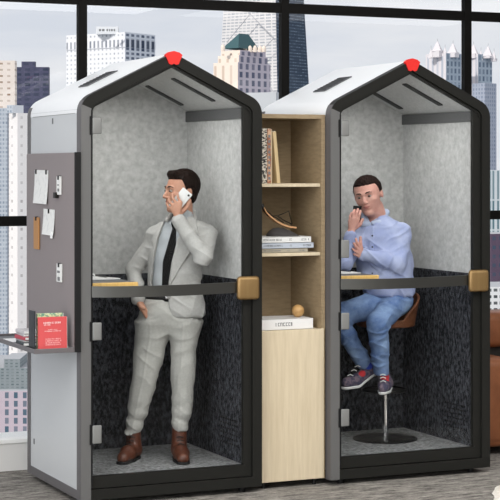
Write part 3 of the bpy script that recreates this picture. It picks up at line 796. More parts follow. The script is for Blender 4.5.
def body1(p):
    q = headspace(p, hc, HH, R1)
    d = head_core(q)*HH
    d = smin(d, cap(p, F(184,203,.012), F(183,226,.025), .046, .052), .02)
    d = smin(d, loft(p, shrink(T_sec, .028, .03), .03), .03)
    d = smin(d, loft(p, shrink(hipS, .014), .02), .03)
    for lg, sh in ((legL,.012),(legR,.012)): d = smin(d, loft(p, shrink(lg, sh), .01), .02)
    d = smin(d, cap(p, armR[0], armR[1], .040, .034), .02); d = smin(d, cap(p, armR[1], wR, .033, .022), .01)
    d = smin(d, cap(p, armL[0], armL[1], .038, .030), .02); d = smin(d, cap(p, armL[1], wL, .030, .022), .01)
    d = smin(d, hand(p, wR, knR, fgR, thR), .008)
    d = smin(d, hand(p, wL, knL, fgL, thL), .008)
    for ank in (F(133,436,.012), F(179.5,434,.022)): d = smin(d, cap(p, ank, (ank[0],ank[1],.06), .030, .030), .01)
    return d
sdf('body', body1, (F(118,0,0)[0],-.25,.05), (F(222,0,0)[0],.18,F(0,164,0)[2]), .0029, skin1, man1)
head_extras(F, hc, HH, R1, man1, (150,92,82))
sdf('hair', hair_fn(hc, HH, R1, 'quiff'), tuple(hc[i]-.15 for i in range(3)), tuple(hc[i]+.15 for i in range(3)), .0028, hair1, man1)
# phone held by man 1 (a thing of its own)
def phone(F_, uc, vc, y, ang, w, l, m, label, tilt=0, yawp=0):
    c = F_(uc, vc, y); X0 = Vector(F_.loc); Rz = Matrix.Rotation(-YAW, 4, 'Z')
    o = MB().box(-w/2,w/2,-.004,.004,-l/2,l/2,.0035,3).build('smartphone', m, None, True)
    o.matrix_world = Matrix.Translation(X0) @ Rz @ Matrix.Translation(c) @ Matrix.Rotation(yawp,4,'Z') @ Matrix.Rotation(tilt,4,'X') @ Matrix.Rotation(ang,4,'Y')
    setp(o, label, 'phone')
    l_ = MB().lathe([(.0,0),(.006,0),(.006,.0015),(.0,.0015)], (0,0,0), 16).build('camera_lens', 'black', o, True)
    l_.rotation_euler = (PI/2,0,0); l_.location = (w*.28,-.0038,l*.38)
    return o
phone(F, 180.2, 200.3, -.118, math.radians(40), .064, .128, mat('white phone case', (214,216,216), .4), 'white smartphone held to the ear of the person in the grey suit')

# ---- man 2, seated
G = Frame(385, 9.80)
man2 = empty('person', G.loc, -YAW, 'seated person in light blue shirt and jeans leaning on the desk with a phone', 'person')
hc2 = G(368.2, 195.2, -.04); H2 = .228
R2 = rotm(math.radians(-20), math.radians(7), math.radians(-11))
T2 = [G.sec(215,369,389,.0,.065), G.sec(221,363,396,.0,.085), G.sec(227,357,404,.0,.105), G.sec(236,355,409,.0,.12), G.sec(250,355,410.5,-.0,.13),
      G.sec(265,356,412,.0,.135), G.sec(278,358,413.5,.0,.135), G.sec(288,362,414.5,.0,.13), G.sec(296,366,414,.0,.12)]
aR2 = [G(401,233,.0), G(397,263,-.12), G(364,255,-.19)]
aL2 = [G(363,233,-.01), G(345,263,-.17), G(350.5,236,-.15)]
def t2(p): return loft(p, T2, .03)
def shirt2(p):
    d = t2(p)
    a = smin(cap(p, aR2[0], aR2[1], .060, .052), cap(p, aR2[1], aR2[2], .050, .033), .02)
    b_ = smin(cap(p, aL2[0], aL2[1], .054, .044), cap(p, aL2[1], aL2[2], .044, .033), .012)
    d = smin(d, a, .02); d = smin(d, b_, .02)
    d = d + wr(p, .0036, 30, .3) + fold(p, .009, 34, .6, .1, .9, .4) + fold(p, .007, 40, -.7, .1, .8, 2.2)
    # open neck
    x,y,z = p
    op = poly((x,z), [G(u,v,-.08)[::2] for u,v in ((366,208),(388,205),(377,219),(372,226),(367,218))])
    return smax(d, -np.maximum(op, y-.02), .005)
lo2 = (G(333,0,0)[0],-.28,G(0,300,0)[2]); hi2 = (G(420,0,0)[0],.17,G(0,208,0)[2])
sdf('shirt', shirt2, lo2, hi2, .0042, blue, man2)
def onf2(pts, t0, t1, ymax=.03):
    pg = [G(u,v,-.08)[::2] for u,v in pts]
    def fn(p):
        d = t2(p); return smax(np.maximum(d-t1, -(d-t0)), np.maximum(poly((p[0],p[2]), pg), p[1]-ymax), .002)
    return fn
blue_light = mat('pale blue collar cotton', (176,188,214), .85)
def collar(side):
    a = G(*( (386,212.5,.02) if side else (364,216,-.02))); b_ = G(*((373,223,-.085) if side else (369,224,-.085)))
    c_ = G(*((384.5,222,-.075) if side else (362.5,225,-.07)))
    def fn(p):
        A = cap(p, a, b_, .010,.007); B_ = cap(p, a, c_, .010,.007); Cc = cap(p, b_, c_, .007,.007)
        M_ = cap(p, a, tuple((b_[i]+c_[i])/2 for i in range(3)), .016,.012)
        return uni([A,B_,Cc,M_], .014)-.003
    return fn
for sd in (True, False): sdf('collar', collar(sd), lo2, hi2, .003, blue_light, man2)
sdf('placket', onf2([(371,226),(374,226),(373,246),(372.5,270),(374,288),(369.5,288),(368,268),(368.5,246)], -.004, .005), lo2, hi2, .0035, blue, man2)
for v in (235,246,259,272):
    c_ = G(370.8, v, 0)
    # find the front surface along y
    ys = np.linspace(-.2, 0, 200).astype(f32); dd = t2((np.full(200, c_[0], f32), ys, np.full(200, c_[2], f32)))
    y0 = ys[np.argmax(dd < .004)]
    b = MB(); b.lathe([(.0,0),(.0045,0),(.005,.002),(.0,.0025)], (0,0,0), 12)
    o = b.build('button', 'frame', man2, True, loc=(c_[0], float(y0)-.001, c_[2]), rot=(PI/2,0,0))
pel = G(395,300,.01)
lgR = [G(397.5,301,.0), G(377.5,323,-.25), G(381.5,371,-.10)]
lgL = [G(388,302,.0), G(336,315,-.13), G(363.5,363,-.05)]
def jeans(p):
    d = ell(p, pel, (.098,.11,.085))
    a = smin(cap(p, lgR[0], lgR[1], .080, .064), cap(p, lgR[1], lgR[2], .058, .044), .02)
    b_ = smin(cap(p, lgL[0], lgL[1], .082, .062), cap(p, lgL[1], lgL[2], .056, .042), .02)
    d = smin(smin(d, a, .03), b_, .02)
    return smax(d + wr(p, .0034, 34, 4.1) + fold(p, .008, 44, .2, .1, 1, 1.1) + fold(p, .006, 50, -.6, .3, .8, .2), G(0,371,0)[2]-p[2]-.012, .004)
sdf('jeans', jeans, (G(318,0,0)[0],-.36,G(0,380,0)[2]), (G(420,0,0)[0],.16,G(0,284,0)[2]), .0045, jean, man2)
# trainers
def trainer(heel, ball, toe, ank, root):
    nav = mat('navy and grey knit', (64,62,86), .8, col2=(120,104,116), scale=30, lo=.45, hi=.6)
    def up(p):
        d = smin(cap(p, heel, ball, .034, .035), cap(p, ball, toe, .035, .028), .015)
        d = smin(d, cap(p, ank, heel, .036, .034), .02)
        return d
    down = np.array([0,0,-1.])
    def sole(p):
        h_, b_, t_ = [tuple(np.array(q)+np.array([0,0,-.018])) for q in (heel, ball, toe)]
        d = smin(cap(p, h_, b_, .036, .037), cap(p, b_, t_, .037, .030), .015)
        # keep only the lowest slab under the heel-ball-toe line
        x = np.array([heel[0],ball[0],toe[0]]); 
        hz = np.array([heel,ball,toe]); ax = hz[2]-hz[0]; L = (ax[0]**2+ax[1]**2)
        s = ((p[0]-heel[0])*ax[0]+(p[1]-heel[1])*ax[1])/L
        sb = ((ball[0]-heel[0])*ax[0]+(ball[1]-heel[1])*ax[1])/L
        zl = np.interp(s, [0,sb,1], [heel[2],ball[2],toe[2]])
        return smax(d, p[2]-(zl-.024).astype(f32), .003), zl
    lo = tuple(min(q[i] for q in (heel,ball,toe,ank))-.07 for i in range(3)); hi = tuple(max(q[i] for q in (heel,ball,toe,ank))+.07 for i in range(3))
    def upper(p):
        s_, zl = sole(p); return smax(smax(up(p), (zl-.026).astype(f32)-p[2], .002), p[2]-(ank[2]+.02), .004)
    t = sdf('trainer', upper, lo, hi, .0034, nav, root)
    def sl(p):
        s_, zl = sole(p); return smax(s_, (zl-.040).astype(f32)-p[2], .003)
    sdf('sole', sl, lo, hi, .0034, 'white', t)
    red = mat('red knit panel', (190,40,48), .7); bl = mat('bright blue panel', (44,70,180), .7)
    def patch(c_, r_):
        return lambda p: smax(np.maximum(up(p)-.0035, -(up(p)+.004)), ell(p, c_, (r_,r_,r_)), .002)
    m1 = tuple(np.array(heel)*.45+np.array(ank)*.55+np.array([.0,-.03,0])); m2 = tuple(np.array(ball)*.6+np.array(heel)*.4+np.array([0,-.035,.02]))
    sdf('heel_panel', patch(m1, .026), lo, hi, .003, red if root is None or heel[0] > -.03 else bl, t)
    sdf('side_panel', patch(m2, .022), lo, hi, .003, red, t)
    b = MB()
    for i in range(4):
        s_ = .25+i*.18; c_ = np.array(ank)*(1-s_)+np.array(toe)*s_+np.array([0,-.015,.026*(1-abs(s_-.5))])
        b.tube([tuple(c_+np.array([-.016,0,-.004])), tuple(c_+np.array([0,-.004,.004])), tuple(c_+np.array([.016,0,-.004]))], .0028, 6)
    b.build('laces', 'paper', t, True)
trainer(G(386.5,383,-.06), G(384.5,386,-.15), G(383,387.5,-.22), G(382.5,372,-.085), man2)
trainer(G(371,369,-.03), G(356,380.5,-.09), G(346,382.5,-.12), G(366,361,-.045), man2)
w1 = G(352.5,232,-.155); 
kn1 = [G(359.5,218,-.150), G(357,217,-.158), G(354.2,217.8,-.158), G(351.5,219.5,-.150)]
fg1 = [[G(361,213,-.152),G(362,209.5,-.135)], [G(358.2,211.3,-.160),G(359.5,207.8,-.140)], [G(354.6,212,-.158),G(356,208.6,-.138)], [G(351.6,215,-.150),G(353,211.5,-.134)]]
th1 = [G(356,227,-.14), G(361.5,223,-.14), G(364,218,-.135)]
off_ = (-.009,0,-.009)
mv = lambda q: tuple(q[i]+off_[i] for i in range(3))
w1 = mv(w1); kn1 = [mv(q) for q in kn1]; fg1 = [[mv(q) for q in f_] for f_ in fg1]; th1 = [mv(q) for q in th1]
w2_ = G(363.5,254.5,-.192)
kn2 = [G(359.5,247.5,-.205), G(358.8,250.5,-.21), G(358.8,253.5,-.21), G(359.5,256.3,-.205)]
fg2 = [[G(357,243,-.215),G(356,239,-.205)], [G(355.8,247,-.22),G(354,243.5,-.21)], [G(355.5,251.5,-.22),G(353,249,-.21)], [G(356.5,255.5,-.215),G(354,254,-.205)]]
th2 = [G(361.5,250,-.20), G(360.5,243,-.205), G(360.5,237.5,-.20)]
def body2(p):
    q = headspace(p, hc2, H2, R2)
    d = head_core(q, 1.06)*H2
    d = smin(d, ell(p, G(373.5,212,-.035), (.054,.045,.036)), .03)
    d = smin(d, cap(p, G(374,208,.0), G(379,226,.005), .056, .062), .02)
    d = smin(d, loft(p, shrink(T2, .03, .032), .03), .03)
    d = smin(d, ell(p, pel, (.095,.10,.07)), .02)
    for L in (lgR, lgL):
        d = smin(d, cap(p, L[0], L[1], .066, .045), .02); d = smin(d, cap(p, L[1], L[2], .042, .030), .01)
    d = smin(d, cap(p, aR2[0], aR2[1], .044, .036), .02); d = smin(d, cap(p, aR2[1], w2_, .034, .022), .01)
    d = smin(d, cap(p, aL2[0], aL2[1], .040, .032), .02); d = smin(d, cap(p, aL2[1], w1, .031, .024), .01)
    d = smin(d, hand(p, w1, kn1, fg1, th1, .0092), .008)
    d = smin(d, hand(p, w2_, kn2, fg2, th2, .0088), .008)
    return d
sdf('body', body2, (G(318,0,0)[0],-.33,G(0,374,0)[2]), (G(420,0,0)[0],.16,G(0,168,0)[2]), .0029, skin2, man2)
head_extras(G, hc2, H2, R2, man2, (176,110,104), 1.0, (70,56,48), (66,46,38))
sdf('hair', hair_fn(hc2, H2, R2, 'short', 1.06), tuple(hc2[i]-.16 for i in range(3)), tuple(hc2[i]+.16 for i in range(3)), .0028, hair2, man2)
phone(G, 357.0, 215.6, -.124, math.radians(4), .056, .112, 'base_black', 'black smartphone held to the cheek of the person in the blue shirt', yawp=.5)

# ------------------------------------------------------------------ SOFA + RUG
sofa = empty('leather_sofa', (3.35,.75,0), 0, 'cognac leather sofa right of the booths by the window', 'sofa')
MB().box(-.70,.85,-.30,.32,.05,.30,.03,3).build('base', 'sofa', sofa, True)
MB().box(-.72,-.48,-.31,.33,.06,.575,.05,4).build('armrest', 'sofa', sofa, True)
MB().box(.66,.88,-.31,.33,.06,.575,.05,4).build('armrest', 'sofa', sofa, True)
MB().box(-.48,.66,-.30,.15,.30,.46,.04,4).build('seat_cushion', 'sofa', sofa, True)
MB().box(-.68,.85,.08,.33,.28,.66,.03,3).build('gap_shade_block', 'dark', sofa, True)  # dark block put in as the shadow between armrest and back cushions
MB().box(-.70,.08,.02,.30,.60,.815,.05,4).build('back_cushion', 'sofa', sofa, True)
MB().box(.09,.86,.02,.30,.60,.815,.05,4).build('back_cushion', 'sofa', sofa, True)
for x in (-.66,.80):
    for y in (-.26,.27): MB().lathe([(.018,0),(.022,.06)], (x,y,0), 14).build('leg', 'black', sofa, True)
rb = bmesh.new(); b = MB()
prof = [(.0,.0),(.98,.0),(1.0,.008),(.98,.018),(.9,.024),(.0,.026)]
b.lathe(prof, (0,0,0), 72)
rng = random.Random(3)
for v in b.bm.verts:
    v.co.x *= .62; v.co.y *= .62
    a = math.atan2(v.co.y, v.co.x); k = 1+.012*math.sin(9*a)+.01*math.sin(23*a); v.co.x *= k; v.co.y *= k
setp(b.build('shag_rug', 'rug', None, True, loc=(2.56,-.93,.001)), 'cream shag rug on the carpet in front of the right booth', 'rug')

# ------------------------------------------------------------------ CITY
def facade(name, wall, wall2, win, pw, ph, fw, fh, rnd=.5, off=(0,0), rough=.7):
    m = bpy.data.materials.new(name); m.use_nodes = True
    nt = m.node_tree; b = nt.nodes['Principled BSDF']; b.inputs['Roughness'].default_value = rough; b.inputs['Specular IOR Level'].default_value = .2
    uv = nt.nodes.new('ShaderNodeUVMap'); sp = nt.nodes.new('ShaderNodeSeparateXYZ'); nt.links.new(uv.outputs[0], sp.inputs[0])
    def mth(op, a, bb=None):
        n = nt.nodes.new('ShaderNodeMath'); n.operation = op
        for i, v in enumerate((a, bb)):
            if v is None: continue
            if isinstance(v, (int, float)): n.inputs[i].default_value = v
            else: nt.links.new(v, n.inputs[i])
        return n.outputs[0]
    U = mth('ADD', mth('DIVIDE', sp.outputs[0], pw), off[0]); Vv = mth('ADD', mth('DIVIDE', sp.outputs[1], ph), off[1])
    a = mth('MULTIPLY', mth('LESS_THAN', mth('ABSOLUTE', mth('SUBTRACT', mth('FRACT', U), .5)), fw/2),
            mth('LESS_THAN', mth('ABSOLUTE', mth('SUBTRACT', mth('FRACT', Vv), .5)), fh/2))
    cmb = nt.nodes.new('ShaderNodeCombineXYZ'); nt.links.new(mth('FLOOR', U), cmb.inputs[0]); nt.links.new(mth('FLOOR', Vv), cmb.inputs[1])
    wn = nt.nodes.new('ShaderNodeTexWhiteNoise'); wn.noise_dimensions = '2D'; nt.links.new(cmb.outputs[0], wn.inputs['Vector'])
    k = mth('MULTIPLY', a, mth('SUBTRACT', 1.0, mth('MULTIPLY', wn.outputs['Value'], rnd)))
    ns = nt.nodes.new('ShaderNodeTexNoise'); ns.inputs['Scale'].default_value = .12; nt.links.new(uv.outputs[0], ns.inputs['Vector'])
    m1 = nt.nodes.new('ShaderNodeMix'); m1.data_type = 'RGBA'; nt.links.new(ns.outputs['Fac'], m1.inputs['Factor'])
    m1.inputs['A'].default_value = lin(wall); m1.inputs['B'].default_value = lin(wall2)
    m2 = nt.nodes.new('ShaderNodeMix'); m2.data_type = 'RGBA'; nt.links.new(k, m2.inputs['Factor'])
    nt.links.new(m1.outputs['Result'], m2.inputs['A']); m2.inputs['B'].default_value = lin(win)
    nt.links.new(m2.outputs['Result'], b.inputs['Base Color'])
    return m
ZG = -130.
def ray(u, d): return Vector((CX+sw*d+cw*(u-250)/FOC*d, CY+cw*d-sw*(u-250)/FOC*d, 0))
def zat(v, d): return CZ-(v-HOR)/FOC*d
RV = Vector((cw,-sw,0)); FV = Vector((sw,cw,0))
def block(name, parent, uL, uC, uR, vT, vB, d, ml, mr, alpha=35, top=None, dep=None, taper=0):
    """a box standing far outside: corner edge at uC, left face back to uL, right face back to uR; uv in picture-sized units"""
    a = math.radians(alpha); px = d/FOC
    if uR <= uC: a = 0.0; wl = (uC-uL)*px; wr_ = dep or wl
    elif uL >= uC: a = math.radians(90); wl = dep or (uR-uC)*px; wr_ = (uR-uC)*px
    else: wl = (uC-uL)*px/math.cos(a); wr_ = (uR-uC)*px/math.sin(a)
    dl = -RV*math.cos(a)+FV*math.sin(a); dr_ = RV*math.sin(a)+FV*math.cos(a)
    c = ray(uC, d); z1 = zat(vT, d); z0 = ZG if vB is None else zat(vB, d)
    P = [c, c+dr_*wr_, c+dr_*wr_+dl*wl, c+dl*wl]
    cen = sum(P, Vector())/4
    base = Vector((cen.x, cen.y, z0))
    bm = bmesh.new(); uvl = bm.loops.layers.uv.new('UVMap')
    lo_ = [bm.verts.new(Vector((p.x,p.y,z0))-base) for p in P]
    hi_ = [bm.verts.new(Vector((cen.x+(p.x-cen.x)*(1-taper), cen.y+(p.y-cen.y)*(1-taper), z1))-base) for p in P]
    H = (z1-z0)/px
    ws = [wr_/px, wl/px, wr_/px, wl/px]
    if 0 < a < 1.5: ws = [wr_/px*math.sin(a), wl/px*math.cos(a)]*2
    for i in range(4):
        j = (i+1) % 4; f = bm.faces.new((lo_[i], lo_[j], hi_[j], hi_[i])); f.material_index = 1 if i == 0 else 0
        for l, uv in zip(f.loops, ((0,-H),(ws[i],-H),(ws[i],0),(0,0))): l[uvl].uv = uv
    f = bm.faces.new(hi_); f.material_index = 2; bm.faces.new(lo_[::-1])
    bmesh.ops.recalc_face_normals(bm, faces=bm.faces[:])
    me = bpy.data.meshes.new(name); bm.to_mesh(me); bm.free()
    me.materials.append(ml); me.materials.append(mr); me.materials.append(top or M['roofgrey'])
    o = bpy.data.objects.new(name, me); C.objects.link(o)
    if parent is None: o.location = base
    else: o.parent = parent; o.location = base-Vector(parent.location)
    return o
M['roofgrey'] = mat('city roof grey', (168,170,174), .9)
def tower(u, d, label, name='skyscraper', cat='building'):
    p = ray(u, d); return empty(name, (p.x,p.y,ZG), 0, label, cat)
CR = facade('cream facade', (232,222,214), (224,212,202), (150,124,104), 7.5,6.2,.42,.3,.6)
# A cream block far left
t = tower(0, 1000, 'cream apartment tower at the far left edge of the skyline')
block('tower_body', t, -55,15,15,60.5,None,1000,CR,CR,dep=8)
# B dark block with rooftop box
DK = facade('navy glass facade', (56,60,84), (92,92,116), (44,54,74), 9,5,.6,.5,.8)
t = tower(33, 1250, 'dark navy slab building beside the cream tower on the left')
block('tower_body', t, 14,48.5,48.5,67,None,1250,DK,DK,dep=8)
block('rooftop_box', t, 21.5,35,35,61.5,67,1250,DK,DK,dep=6)
# grey-blue tower behind the white residential one
GB = facade('blue grey facade', (172,180,190), (196,202,208), (128,140,156), 3.0,4.2,.6,.55,.7)
t = tower(0, 760, 'blue grey glass tower at the left edge below the cream one')
block('tower_body', t, -40,7,7,108,None,760,GB,GB,dep=6)
WH = facade('white residential facade', (240,236,234), (234,230,228), (182,176,174), 9.6,9.3,.22,.3,.9,(.1,0))
t = tower(20, 620, 'white slender residential tower just left of the left booth')
block('tower_body', t, 6.5,17.5,44,113,None,620,WH,WH,60)
block('rooftop_box', t, 6,12.5,22,105,113,620,GB,M['roof'],40)
# teal/pink low buildings lower left
TR = facade('grey glass roof', (128,138,142), (150,156,158), (96,110,114), 5,3,.5,.5,.8)
t = tower(14, 430, 'grey domed glass building low at the left edge')
block('tower_body', t, -30,34,34,368,None,430,TR,TR,dep=30)
block('rooftop_box', t, 4,20,20,359,368,430,TR,TR,dep=14)
PK = facade('pink stone facade', (198,184,192), (186,172,182), (70,96,112), 9,8.5,.42,.7,.3,(.3,0))
t = tower(14, 390, 'pink stone building with teal windows low at the left edge')
block('tower_body', t, -40,36,36,391,None,390,PK,PK,dep=3)
# E white office tower
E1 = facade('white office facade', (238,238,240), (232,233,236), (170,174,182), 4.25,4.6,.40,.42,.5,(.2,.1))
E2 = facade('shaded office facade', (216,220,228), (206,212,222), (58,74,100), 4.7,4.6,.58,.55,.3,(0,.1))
t = tower(110, 1500, 'white gridded office tower with a rooftop sign box')
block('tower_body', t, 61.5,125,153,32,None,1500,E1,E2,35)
E3 = facade('tall window band', (236,236,239), (234,234,238), (122,128,140), 4.25,9,.42,.8,.3,(.2,0))
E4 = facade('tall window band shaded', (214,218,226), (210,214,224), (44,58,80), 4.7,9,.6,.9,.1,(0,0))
block('window_band', t, 61.2,125,153.3,38.5,47,1499,E3,E4,35)
block('rooftop_box', t, 96,118,118,26.5,34,1506,M['roof'],M['roof'],dep=12)
b = MB(); px = 1494/FOC
for i, (a_, w_) in enumerate(((99,2),(102,2.5),(106.5,1.6),(109,1.2),(111,1.8),(113.6,1.5))):
    p = ray(a_, 1490)-Vector(t.location); z_ = zat(31.2,1490)-ZG
    mt = Matrix.Translation((p.x,p.y,z_)) @ Matrix.Rotation(-YAW,4,'Z')
    b.box(0,w_*px,-.3,.3,0,2.2*px, mtx=mt)
b.build('rooftop_sign', 'ink', t)
# F giant tapered tower
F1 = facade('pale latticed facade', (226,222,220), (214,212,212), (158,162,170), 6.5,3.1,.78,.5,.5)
F2 = facade('shaded glass facade', (44,58,78), (60,76,94), (136,152,168), 2.6,3.2,.72,.28,.95)  # dark tone paints the shade on the tower's right face
t = tower(260, 1700, 'giant tapered tower with cross braces, pale on the sunlit side and dark on the shaded one')
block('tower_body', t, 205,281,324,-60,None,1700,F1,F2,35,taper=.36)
b = MB(); d_ = 1690; px = d_/FOC
def seg(u0,v0,u1,v1,d0,wd=.5):
    p = ray(u0,d0)-Vector(t.location); q = ray(u1,d0)-Vector(t.location)
    b.tube([(p.x,p.y,zat(v0,d0)-ZG),(q.x,q.y,zat(v1,d0)-ZG)], wd*px, 5)
# braces lie on the pale face: the face recedes to the left
def dz(u): return 1697-(u-281)*px*.70
def seg2(u0,v0,u1,v1,wd=.45):
    d0, d1 = dz(u0), dz(u1); p = ray(u0,d0)-Vector(t.location); q = ray(u1,d1)-Vector(t.location)
    b.tube([(p.x,p.y,zat(v0,d0)-ZG),(q.x,q.y,zat(v1,d1)-ZG)], wd*px, 5)
seg2(227,42,250,14); seg2(250,14,274,38); seg2(274,38,226,88); seg2(227,42,274,92)
b.build('cross_brace', mat('grey steel brace', (176,176,180), .7), t)
# G cream deco tower with teal roof
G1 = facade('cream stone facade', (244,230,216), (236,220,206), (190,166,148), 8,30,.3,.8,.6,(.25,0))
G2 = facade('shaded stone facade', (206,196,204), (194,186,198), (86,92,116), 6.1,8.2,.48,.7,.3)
teal = mat('teal copper roof', (44,86,92), .55)
t = tower(243, 1150, 'cream stone tower with setbacks and a teal hipped roof')
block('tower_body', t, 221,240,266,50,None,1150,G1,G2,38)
block('setback', t, 213,238,271,62,None,1146,G1,G2,38)
block('setback', t, 217.5,239,268,55,None,1148,G1,G2,38)
b = MB(); a_ = math.radians(38); dl = -RV*math.cos(a_)+FV*math.sin(a_); dr_ = RV*math.sin(a_)+FV*math.cos(a_)
px = 1150/FOC; wl = 17*px/math.cos(a_); w_r = 21*px/math.sin(a_); c = ray(238.5,1150.5)
z0 = zat(48,1151)-ZG; z1 = zat(33,1151)-ZG; o_ = Vector(t.location)
base = [c, c+dr_*w_r, c+dr_*w_r+dl*wl, c+dl*wl]
mid = [c+dl*wl*.15+dr_*w_r*.15, c+dl*wl*.15+dr_*w_r*.6]
vb = [b.bm.verts.new((p.x-o_.x,p.y-o_.y,z0)) for p in base]; vt = [b.bm.verts.new((p.x-o_.x,p.y-o_.y,z1)) for p in mid]
b.bm.faces.new((vb[0],vb[1],vt[1],vt[0])); b.bm.faces.new((vb[1],vb[2],vt[1])); b.bm.faces.new((vb[2],vb[3],vt[0],vt[1])); b.bm.faces.new((vb[3],vb[0],vt[0]))
b.build('roof', teal, t)
for u_ in (223,245,250,255,260,264):
    p = ray(u_, 1149 if u_ < 240 else 1160)-o_
    MB().lathe([(1.5,0),(1.5,2.6),(1.0,3.8),(0.2,4.6)], (p.x,p.y,zat(51,1149)-ZG), 10).build('pinnacle', G1, t)
# low things seen between the booths' roofs
t = tower(270, 1000, 'low grey building with a small green roof below the tapered tower')
block('tower_body', t, 240,276,310,92,None,1000,M['shell'],M['shell'],30)
# H spired twin-crown tower
H1 = facade('white ribbed facade', (226,220,222), (216,212,216), (176,182,194), 4.2,60,.42,.9,.4,rough=.6)
H2f = facade('shaded ribbed facade', (170,182,194), (150,164,180), (92,108,128), 4.2,7,.5,.7,.6)  # blue shade of the right faces is put into this colour
def spired(us, d, label, uL, uC, uR, vS):
    t = tower((uL+uR)/2, d, label); o_ = Vector(t.location)
    block('tower_body', t, uL,uC,uR,vS,None,d,H1,H2f,50)
    block('shaft', t, uL-1,uC,uR+3,vS+30,None,d-4,H1,H2f,50)
    for (u0, v0, w) in us:
        p = ray(u0, d+6); px = d/FOC
        b = MB(); r = w*px/2*1.25
        rows = []
        mt = Matrix.Translation((p.x-o_.x,p.y-o_.y,0)) @ Matrix.Rotation(-YAW-.65,4,'Z')
        b.box(-r*.8,r*.8,-r*.8,r*.8,zat(vS+4,d)-ZG,zat(v0+9,d)-ZG, mtx=mt)
        b.build('turret', H1, t)
        b = MB(); b.lathe([(r*1.15,0),(.12*r,zat(v0,d)-zat(v0+10,d))], (0,0,zat(v0+10,d)-ZG), 4)
        for v in b.bm.verts: v.co = Matrix.Translation((p.x-o_.x,p.y-o_.y,0)) @ v.co
        b.build('spire', H1, t)
        b = MB(); b.tube([(p.x-o_.x,p.y-o_.y,zat(v0+1,d)-ZG),(p.x-o_.x,p.y-o_.y,zat(v0-3,d)-ZG)], .35*px, 5); b.build('finial', 'shell', t)
    return t
spired([(437.5,41,9),(453,43,9),(431,48,5),(445,47,5)], 1400, 'white ribbed tower with pyramid spires, left of the right window mullion', 428,446,463,53)
spired([(473.5,44,9),(488,46,9),(481,50,5),(494,51,5)], 1430, 'white ribbed tower with pyramid spires, right of the right window mullion', 466,478,494,54)
LV = facade('lavender grey facade', (172,178,192), (156,164,180), (120,130,150), 2.4,4,.5,.6,.6)
t = tower(490, 1200, 'lavender grey tower rising behind the right booth corner')
block('tower_body', t, 474,485,498,83,None,1200,LV,LV,50)
PB = facade('pale balcony facade', (216,220,222), (200,208,212), (84,118,128), 5,30,.4,.95,.3)
t = tower(500, 900, 'pale building with teal strips at the right edge, mid height')
block('tower_body', t, 489,491,520,170,None,900,PB,PB,70)
t = tower(500, 700, 'purple roofed brick building at the right edge')
PR = facade('purple brick facade', (104,86,104), (88,72,92), (60,84,104), 7,9,.5,.4,.4)
block('tower_body', t, 470,491,530,234,None,700,PR,PR,60)
t = tower(500, 520, 'low white building with dark windows above the sofa at the right edge')
WB = facade('white low facade', (232,232,230), (222,222,222), (48,56,60), 6.2,6.5,.62,.45,.2,(.4,0))
block('tower_body', t, 470,489,540,287,None,520,WB,WB,75)
struct('ground', MB().box(-3000,4500,12,4200,ZG-2,ZG), mat('city ground haze grey', (138,144,150), .95, col2=(158,163,168), scale=.004))

# ------------------------------------------------------------------ LIGHT
w = bpy.data.worlds.new('sky'); bpy.context.scene.world = w; w.use_nodes = True
nt = w.node_tree; bg = nt.nodes['Background']
tc = nt.nodes.new('ShaderNodeTexCoord'); mp = nt.nodes.new('ShaderNodeMapping'); mp.inputs['Scale'].default_value = (3,3,14)
ns = nt.nodes.new('ShaderNodeTexNoise'); ns.inputs['Scale'].default_value = 2.2; ns.inputs['Detail'].default_value = 5
cr = nt.nodes.new('ShaderNodeValToRGB'); cr.color_ramp.elements[0].position = .36; cr.color_ramp.elements[1].position = .62
cr.color_ramp.elements[0].color = lin((220,225,234)); cr.color_ramp.elements[1].color = lin((240,241,244))
nt.links.new(tc.outputs['Generated'], mp.inputs[0]); nt.links.new(mp.outputs[0], ns.inputs['Vector']); nt.links.new(ns.outputs['Fac'], cr.inputs[0])
nt.links.new(cr.outputs[0], bg.inputs['Color']); bg.inputs['Strength'].default_value = 1.0
def area(name, loc, rot, sx, sy, e, col=(1,1,1)):
    l = bpy.data.lights.new(name, 'AREA'); l.shape = 'RECTANGLE'; l.size = sx; l.size_y = sy; l.energy = e; l.color = col
    o = bpy.data.objects.new(name, l); C.objects.link(o); o.location = loc; o.rotation_euler = rot; return o
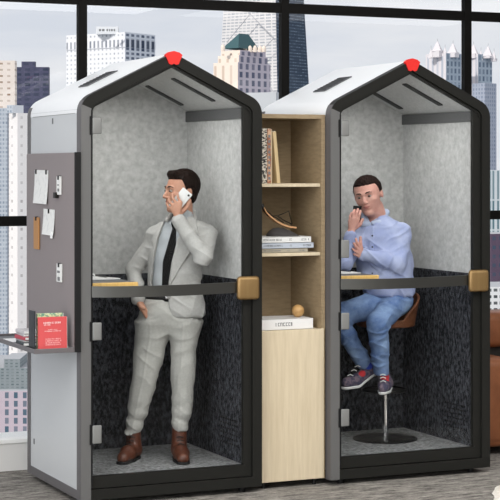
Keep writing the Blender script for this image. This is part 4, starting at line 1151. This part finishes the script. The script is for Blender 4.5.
sun = bpy.data.lights.new('sun', 'SUN'); sun.energy = 2.7; sun.angle = .02; sun.color = (1,.95,.88)
so = bpy.data.objects.new('sun', sun); C.objects.link(so)
so.rotation_euler = Vector((-.80,-.35,.62)).to_track_quat('Z','Y').to_euler()
area('ceiling_fill', (-2.6,-3.0,3.2), (0,0,0), 3,3.5, 150, (1,.98,.95))  # unseen fill lights added at ceiling height to brighten the room
area('ceiling_fill', (1.3,-3.2,3.2), (0,0,0), 3.5,3.5, 170, (1,.98,.95))
area('ceiling_fill', (5.0,-3.2,3.2), (0,0,0), 3,3.5, 70, (1,.98,.95))
area('ceiling_fill', (1.0,.35,3.25), (0,0,0), 4.5,.8, 20, (1,.99,.97))  # fill added above the booths to brighten their roofs
area('left_wall_fill', (-5.9,-5.5,1.7), (math.radians(90),0,math.radians(-90)), 8,2.6, 330, (.95,.97,1))  # unseen light panel added for the side panel and push bar reflection
area('front_softlight', (-1.2,-9.5,2.5), (math.radians(80),0,math.radians(-8)), 5,1.4, 75, (1,.99,.97))
for x in (0, X2):
    area('booth_lamp', (x+.42,.36,2.10), (0,0,0), .35,.3, 3.6, (1,.98,.95))

cam = bpy.data.cameras.new('camera'); co = bpy.data.objects.new('camera', cam); C.objects.link(co)
co.location = (CX,CY,CZ); co.rotation_euler = (PI/2,0,-YAW)
cam.sensor_width = 36; cam.sensor_fit = 'HORIZONTAL'; cam.lens = FOC*36/500; cam.shift_y = -(250-HOR)/500; cam.clip_end = 9000; cam.clip_start = .1
bpy.context.scene.camera = co
vs = bpy.context.scene.view_settings
vs.view_transform = 'Standard'; vs.look = 'None'; vs.gamma = 1; vs.use_curve_mapping = False; vs.exposure = 0

# ------------------------------------------------------------------ enlarge the draft to real size
SM = Matrix.Scale(S, 4)
for me in bpy.data.meshes: me.transform(SM)
for o in bpy.data.objects:
    o.location = o.location*S
    if o.type == 'LIGHT' and o.data.type == 'AREA': o.data.size *= S; o.data.size_y *= S; o.data.energy *= S*S
cam.clip_end *= S
